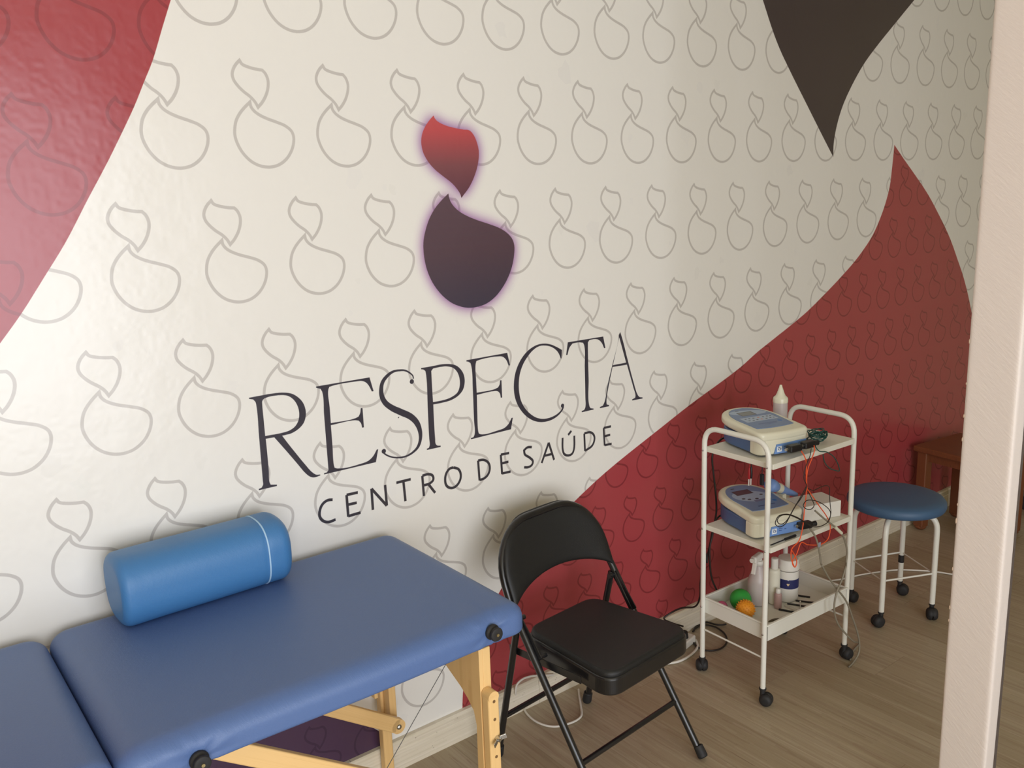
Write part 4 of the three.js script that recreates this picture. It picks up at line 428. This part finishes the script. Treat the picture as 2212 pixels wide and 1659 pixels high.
// squeeze bottle
{
  const o = thing('squeeze_bottle', 'translucent squeeze bottle with white conical nozzle on the top shelf', 'bottle', [2.557, 0.8205, 0.292]);
  part('body', lathe([[0, 0], [0.022, 0], [0.0245, 0.004], [0.0245, 0.03], [0.023, 0.045], [0.0245, 0.06], [0.0242, 0.104], [0.022, 0.108], [0, 0.108]]), M.clearPlastic, o);
  part('gel', lathe([[0, 0.002], [0.021, 0.002], [0.022, 0.03], [0.021, 0.045], [0.022, 0.06], [0.0215, 0.075], [0, 0.075]]), mat(srgb(206, 190, 186), 0.4), o);
  part('nozzle_cap', lathe([[0.0255, 0.102], [0.0255, 0.114], [0.024, 0.119], [0.0165, 0.126], [0.0125, 0.135], [0.0055, 0.156], [0.004, 0.163], [0, 0.164]]), M.whitePlastic, o);
}
// blue ultrasound applicator behind the lower device
{
  const o = thing('ultrasound_applicator', 'light blue ultrasound applicator resting behind the lower device', 'applicator', [2.437, 0.545, 0.352]);
  const d = V(0.165, -0.078, -0.012), dir = d.clone().normalize(), q = new THREE.Quaternion().setFromUnitVectors(V(0, 1, 0), dir);
  const head = lathe([[0, -0.02], [0.02, -0.018], [0.023, -0.004], [0.021, 0.014], [0.0165, 0.03]], 24).applyQuaternion(q).translate(0, 0.116, 0);
  part('head', head, M.paleBlue, o);
  part('collar', lathe([[0.0168, 0.03], [0.018, 0.032], [0.018, 0.056], [0.0165, 0.058]], 24).applyQuaternion(q).translate(0, 0.116, 0), M.whitePlastic, o);
  part('handle', lathe([[0.0165, 0.058], [0.0155, 0.075], [0.0125, 0.11], [0.0105, 0.15], [0.0085, 0.175], [0, 0.178]], 24).applyQuaternion(q).translate(0, 0.116, 0), M.paleBlue, o);
  part('cradle', [box(0.02, 0.074, 0.03, 0.055, 0.037, 0.0, 0.003)], M.whitePlastic, o);
}
solo('carton', [box(0.155, 0.056, 0.1, 0, 0.028, 0, 0.002)], M.whiteSoft, 'plain white carton at the right end of the middle shelf', 'box', [2.56, 0.5452, 0.432]).rotation.y = -0.3;
{
  const o = thing('electrode_pen', 'black pen electrode lying at the front of the middle shelf', 'electrode', [2.29, 0.5452, 0.506], -0.06);
  part('grip', at(lathe([[0, 0], [0.0042, 0.001], [0.0045, 0.05], [0.0035, 0.054], [0, 0.055]], 14), 0.008, 0.0046, 0, 0, 0, -Math.PI / 2), M.black, o);
  part('rod', rod([-0.06, 0.003, 0], [0.01, 0.0045, 0], 0.002, 8), M.black, o);
}
// plugs hanging from the upper device
for (const [x, y, c, l, n] of [[2.341, 0.795, M.red, 'red banana plug hanging from the underside of the top shelf', 'red'], [2.352, 0.795, M.black, 'black banana plug hanging beside the red plug', 'black']]) {
  const o = thing('banana_plug', l, 'plug', [x, 0, 0.33]);
  part('sleeve', lathe([[0, 0.7], [0.0042, 0.701], [0.0046, 0.72], [0.0034, 0.74], [0, 0.741]], 14), c, o); part('lead', rod([0, 0.738, 0], [0, y + 0.008, 0], 0.0016, 8), c, o); part('pin', cyl(0.0022, 0.0022, 0.024, -0.001, 0.69, 0, 10), M.whiteSoft, o);
}
{
  const o = thing('cable_clip', 'dark clip with lead hanging behind the near trolley leg', 'clip', [2.405, 0, 0.335]);
  part('clip_jaw', box(0.01, 0.04, 0.014, 0, 0.685, 0, 0.003), M.rubber, o); part('lead', rod([0, 0.7, 0], [0, 0.8025, 0], 0.0016, 8), M.cordBlack, o);
}
// connectors and cables
const conn = (x, y, z, turn, label) => { const o = thing('connector', label, 'connector', [x, y, z], turn); part('shell', [box(0.05, 0.022, 0.026, 0, 0, 0, 0.005), at(cyl(0.006, 0.009, 0.02, 0, 0, 0, 14), 0.034, -0.002, 0, 0, 0, -Math.PI / 2)], M.black, o); part('pin', at(cyl(0.005, 0.005, 0.014, 0, 0, 0, 12), -0.029, 0, 0, 0, 0, Math.PI / 2), M.steel, o); return o; };
conn(2.322, 0.851, 0.513, -0.15, 'black connector plugged into the upper device, nearer the logo');
conn(2.382, 0.853, 0.523, -0.1, 'black connector on the upper device beside the green cable coil');
conn(2.395, 0.575, 0.512, -0.3, 'black connector plugged into the lower device beside the carton');
const cord = (name, path, r, m, label) => solo(name, path.map((p) => cable(p, r)), m, label, 'cable');
cord('electrode_cable', [CAB.orangeA], 0.0017, M.orange, 'orange lead hanging from the upper device down the trolley front');
cord('electrode_cable', [CAB.orangeB], 0.0017, M.orange, 'orange lead looping wide right in front of the middle shelf');
cord('electrode_cable', [CAB.blackA], 0.0014, M.cordBlack, 'thin black lead looped in a small bow at the lower device');
cord('electrode_cable', [CAB.blackB], 0.0014, M.cordBlack, 'thin black lead with double loop beside the carton');
cord('electrode_cable', [CAB.blackC], 0.0012, M.cordBlack, 'fine black lead arching over the white carton');
cord('mains_cable', [CAB.cordUp], 0.0034, M.cordBlack, 'black power cord running from the upper device behind the trolley to the power strip');
cord('mains_cable', [CAB.cordDown], 0.0034, M.cordBlack, 'black power cord running from the lower device down behind the tray');
cord('applicator_cable', [CAB.greyA], 0.0032, M.cordGrey, 'grey cable with tag hanging to the floor from the lower device connector');
cord('applicator_cable', [CAB.greyB], 0.0032, M.cordGrey, 'grey cable with white sleeve hanging along the front right trolley leg');
solo('cable_tag', box(0.012, 0.016, 0.003, 0, 0, 0, 0.001), mat(srgb(150, 152, 168), 0.5), 'small grey tag on the hanging grey cable', 'tag', CAB.greyA[2].map((v, i) => v + [0.004, 0, 0.003][i]));
solo('cable_sleeve', rod(CAB.greyB[3], CAB.greyB[4], 0.0055, 12), M.whitePlastic, 'white plug sleeve on the grey cable at the shelf edge', 'plug');
{
  const pts = []; for (let i = 0; i < 9; i++) for (let k = 0; k < 14; k++) { const a = (k / 14) * Math.PI * 2 + i * 0.3, r1 = 0.036 + 0.008 * Math.sin(i * 2.1), r2 = 0.024 + 0.006 * Math.cos(i * 1.3); pts.push([2.515 + r1 * Math.cos(a) + 0.006 * Math.sin(i * 3), 0.824 + i * 0.0026 + 0.011 * (1 + Math.sin(a + i * 1.7)), 0.468 + r2 * Math.sin(a)]); }
  cord('cable_coil', [pts, CAB.greenHang], 0.0017, M.green, 'dark green cable coil on the top shelf with a loop hanging over the edge');
}
// ------------------------------------------------------------------ things in the bottom tray
const TY = 0.2275;
solo('ball', new THREE.SphereGeometry(0.037, 32, 20), M.ballGreen, 'smooth green ball in the bottom tray', 'ball', [2.325, TY + 0.037, 0.318]);
{
  const o = thing('massage_ball', 'orange spiky massage ball in the bottom tray', 'ball', [2.282, TY + 0.0355, 0.372]); part('core', new THREE.SphereGeometry(0.0305, 28, 18), M.ballOrange, o);
  const sp = []; for (let i = 0; i < 150; i++) { const y = 1 - (2 * (i + 0.5)) / 150, r = Math.sqrt(1 - y * y), a = i * 2.39996, d = V(r * Math.cos(a), y, r * Math.sin(a)), g = new THREE.ConeGeometry(0.0022, 0.006, 6); g.applyQuaternion(new THREE.Quaternion().setFromUnitVectors(V(0, 1, 0), d)); sp.push(g.translate(d.x * 0.032, d.y * 0.032, d.z * 0.032)); }
  part('spikes', sp, M.ballOrange, o).userData.kind = 'stuff';
}
solo('ball', new THREE.SphereGeometry(0.02, 24, 16), M.ballPink, 'small pink ball in the back corner of the bottom tray', 'ball', [2.262, TY + 0.02, 0.288]);
{
  const o = thing('spray_bottle', 'translucent white trigger spray bottle standing in the bottom tray', 'bottle', [2.412, TY, 0.325], 0.2);
  part('body', lathe([[0, 0], [0.033, 0], [0.0355, 0.005], [0.0355, 0.08], [0.033, 0.095], [0.02, 0.128], [0.0145, 0.138], [0.0145, 0.146], [0, 0.146]]), M.clearPlastic, o);
  part('collar', lathe([[0, 0.143], [0.0165, 0.143], [0.0165, 0.157], [0.013, 0.16], [0, 0.16]]), M.whiteSoft, o);
  const t = part('trigger_head', [box(0.062, 0.024, 0.022, -0.014, 0.174, 0, 0.007), cyl(0.01, 0.01, 0.018, 0.004, 0.162, 0, 16), at(cyl(0.008, 0.008, 0.012), -0.049, 0.176, 0, 0, 0, Math.PI / 2)], M.whiteSoft, o);
  part('trigger', flat([-0.026, 0.166, 0], [-0.042, 0.122, 0], 0.01, 0.014), M.whiteSoft, t);
}
{
  const o = thing('lotion_bottle', 'slim white bottle with flip cap between spray bottle and jar', 'bottle', [2.452, TY, 0.362]);
  part('body', lathe([[0, 0], [0.019, 0], [0.02, 0.004], [0.02, 0.118], [0.018, 0.127], [0.0115, 0.13], [0, 0.13]]), M.cream, o);
  part('cap', lathe([[0, 0.129], [0.0122, 0.129], [0.0122, 0.165], [0.011, 0.168], [0, 0.168]]), M.whiteSoft, o);
}
{
  const o = thing('vial', 'short clear vial with pinkish liquid in front of the slim bottle', 'bottle', [2.43, TY, 0.395]);
  part('body', lathe([[0, 0], [0.0125, 0], [0.0132, 0.003], [0.0132, 0.05], [0.01, 0.056], [0, 0.056]]), mat(srgb(206, 172, 166), 0.3, { transmission: 0.3, thickness: 0 }), o);
  part('cap', lathe([[0, 0.055], [0.0085, 0.055], [0.0085, 0.07], [0, 0.071]]), M.whiteSoft, o);
}
{
  const o = thing('cream_jar', 'white cream jar with navy blue label and small heart', 'jar', [2.512, TY, 0.375]);
  part('body', lathe([[0, 0], [0.033, 0], [0.0365, 0.005], [0.0372, 0.02], [0.0365, 0.038], [0.0372, 0.05], [0.0372, 0.11], [0.034, 0.118], [0, 0.118]], 48), M.whiteSoft, o);
  part('lid', lathe([[0, 0.116], [0.0385, 0.116], [0.0388, 0.121], [0.0388, 0.137], [0.036, 0.141], [0.0355, 0.153], [0.033, 0.157], [0, 0.157]], 48), M.whiteSoft, o);
  const lab = new THREE.CylinderGeometry(0.0376, 0.0376, 0.034, 48, 1, true).translate(0, 0.07, 0);
  part('label_band', lab, mat(0xffffff, 0.5, { side: THREE.DoubleSide, map: canvasTexture(1024, 148, (c, w, h) => { c.fillStyle = 'rgb(36,40,92)'; c.fillRect(0, 0, w, h); for (const X of [80, 320, 560, 800]) { c.fillStyle = 'rgb(214,190,150)'; c.save(); c.translate(X + 75, 74); c.beginPath(); c.moveTo(0, 24); c.bezierCurveTo(-34, -2, -22, -28, 0, -12); c.bezierCurveTo(22, -28, 34, -2, 0, 24); c.fill(); c.restore(); c.fillStyle = 'rgb(190,190,205)'; c.beginPath(); c.moveTo(X + 62, 0); c.lineTo(X + 88, 0); c.lineTo(X + 75, 16); c.fill(); } }) }), o);
}
solo('card_stack', [box(0.1, 0.006, 0.055, 0, 0.003, 0), box(0.094, 0.003, 0.05, 0.003, 0.0075, 0.002)], M.whiteSoft, 'small stack of white cards in front of the cream jar', 'cards', [2.5, TY, 0.44]).rotation.y = -0.12;
for (const [x, y, z, a, l, m, lab] of [[2.566, 0, 0.402, -1.1, 0.05, M.black, 'short black electrode strip in the back right of the tray'], [2.437, 0, 0.446, -1.15, 0.085, M.rubber, 'long dark rubber electrode strip left of the white cards'], [2.478, 0.009, 0.442, -1.1, 0.07, M.black, 'dark electrode strip lying on the left of the cards'], [2.518, 0.009, 0.442, -1.0, 0.06, M.rubber, 'dark electrode strip lying on the right of the cards']]) { const s = solo('electrode_strip', box(l, 0.004, 0.009, 0, 0.002, 0, 0.0015), m, lab, 'electrode', [x, TY + y, z]); s.rotation.y = a; }
solo('cotton_swab', [rod([-0.03, 0.014, 0], [0.03, 0.014, 0], 0.0014, 8), at(new THREE.SphereGeometry(0.003, 10, 8), 0.03, 0.014, 0), at(new THREE.SphereGeometry(0.003, 10, 8), -0.03, 0.014, 0)], M.whiteSoft, 'white cotton swab lying across the cards', 'swab', [2.478, TY + 0.0, 0.452]).rotation.y = 0.6;
{
  const s = new THREE.Shape(); s.moveTo(-0.03, 0); s.quadraticCurveTo(0, 0.026, 0.03, 0.004); s.quadraticCurveTo(0.01, 0.002, -0.03, 0);
  const m = solo('scraper', slab(s, 0.004, 0.001), mat(srgb(84, 74, 48), 0.45), 'brown curved scraper blade at the front of the tray', 'scraper', [2.345, TY, 0.452]); m.rotation.y = -0.5;
}

// ------------------------------------------------------------------ round stool
{
  const C = [3.12, 0, 0.428], o = thing('stool', 'round blue padded stool with white tube legs on black castors', 'stool', C);
  part('seat', lathe([[0, 0.437], [0.166, 0.437], [0.174, 0.441], [0.1785, 0.452], [0.177, 0.466], [0.168, 0.477], [0.14, 0.483], [0.07, 0.487], [0, 0.488]], 64), M.stoolVinyl, o);
  part('seat_plate', cyl(0.11, 0.11, 0.008, 0, 0.433, 0, 32), M.whiteMetal, o);
  const legs = [[-0.147, 0.046], [0.056, 0.138], [0.158, -0.048], [-0.054, -0.137]];
  legs.forEach(([x, z], i) => {
    part('leg', bent([[x * 0.12, 0.421, z * 0.12], [x, 0.421, z], [x, 0.058, z]], 0.0106, 0.075, 16), M.whiteMetal, o);
    caster(o, x, z, [-2.0, -0.9, 0.5, 1.6][i], 0.0235, 0.06);
    const [x2, z2] = legs[(i + 1) % 4]; part('stretcher', rod([x, 0.185, z], [x2, 0.185, z2], i % 2 ? 0.0024 : 0.0036, 10), M.whiteMetal, o);
  });
  part('band', cyl(0.0113, 0.0113, 0.032, 0.158, 0.158, -0.048, 20), M.rubber, o).userData.label = 'black band on the leg';
}

// ------------------------------------------------------------------ small wooden table by the wall, dark box beyond
{
  const o = thing('wooden_stool', 'small brown wooden stool table against the wall behind the round stool', 'side table', [4.145, 0, 0.235], -0.12);
  part('top', box(0.37, 0.028, 0.36, 0, 0.406, 0, 0.006), M.brownWood, o);
  part('apron', [box(0.3, 0.045, 0.018, 0, 0.37, 0.145), box(0.3, 0.045, 0.018, 0, 0.37, -0.145), box(0.018, 0.045, 0.3, 0.145, 0.37, 0), box(0.018, 0.045, 0.3, -0.145, 0.37, 0)], M.brownWood, o);
  for (const sx of [-1, 1]) for (const sz of [-1, 1]) part('leg', [box(0.05, 0.38, 0.05, sx * 0.143, 0.203, sz * 0.143, 0.006), at(lathe([[0, 0], [0.018, 0], [0.026, 0.008], [0.026, 0.02], [0, 0.022]], 20), sx * 0.143, 0, sz * 0.143)], M.brownWood, o);
  const b = thing('storage_box', 'low dark grey box with blue mark on the floor beyond the column', 'box', [4.76, 0, 0.36], -0.3);
  part('body', box(0.3, 0.07, 0.2, 0, 0.035, 0, 0.006), mat(srgb(54, 54, 58), 0.5), b); part('blue_strip', box(0.05, 0.02, 0.004, -0.09, 0.035, 0.101), mat(srgb(20, 110, 170), 0.5), b);
}

// ------------------------------------------------------------------ power strip and cords on the floor
{
  const [a, e] = [V(2.335, 0.0, 0.07), V(2.165, 0.0, 0.108)], mid = a.clone().add(e).multiplyScalar(0.5), turn = -Math.atan2(e.z - a.z, e.x - a.x);
  const o = thing('power_strip', 'white power strip lying on the floor between chair and trolley', 'power strip', [mid.x, 0, mid.z], turn);
  part('body', box(0.21, 0.03, 0.055, 0, 0.015, 0, 0.006), M.whiteSoft, o);
  for (const x of [-0.06, 0, 0.06]) part('socket', cyl(0.018, 0.018, 0.002, x, 0.0305, 0, 24), mat(srgb(205, 202, 194), 0.5), o);
  const plug = (x, label) => { const q = V(x, 0, 0).applyAxisAngle(V(0, 1, 0), turn), p = thing('power_plug', label, 'plug', [mid.x + q.x, 0.0315, mid.z + q.z], turn); part('shell', [cyl(0.018, 0.015, 0.022, 0, 0.011, 0, 20), box(0.026, 0.018, 0.024, 0.012, 0.022, 0, 0.005)], M.rubber, p); };
  plug(-0.06, 'large black plug in the power strip nearest the trolley leg'); plug(0.03, 'black plug in the power strip beside the chair seat');
}
cord('mains_cable', [CAB.floorRing], 0.0034, M.cordBlack, 'black power cord coiled in a ring on the floor behind the trolley leg');
cord('mains_cable', [CAB.floorLoop], 0.0034, M.cordBlack, 'black power cord lying on the floor beyond the coiled ring');
cord('extension_cable', [CAB.stripCord], 0.0045, M.cordWhite, 'white extension cord curving around the power strip');
cord('extension_cable', [CAB.edgeCord], 0.0042, M.cordWhite, 'white cord running along the foot of the baseboard');
cord('extension_cable', [CAB.whiteLoop], 0.0036, M.cordWhite, 'white cord looping on the floor under the folding chair');
cord('extension_cable', [CAB.floorWhite], 0.0036, M.cordWhite, 'white cord lying on the floor from the trolley past the round stool');


shade(scene);
renderer.render(scene, camera);
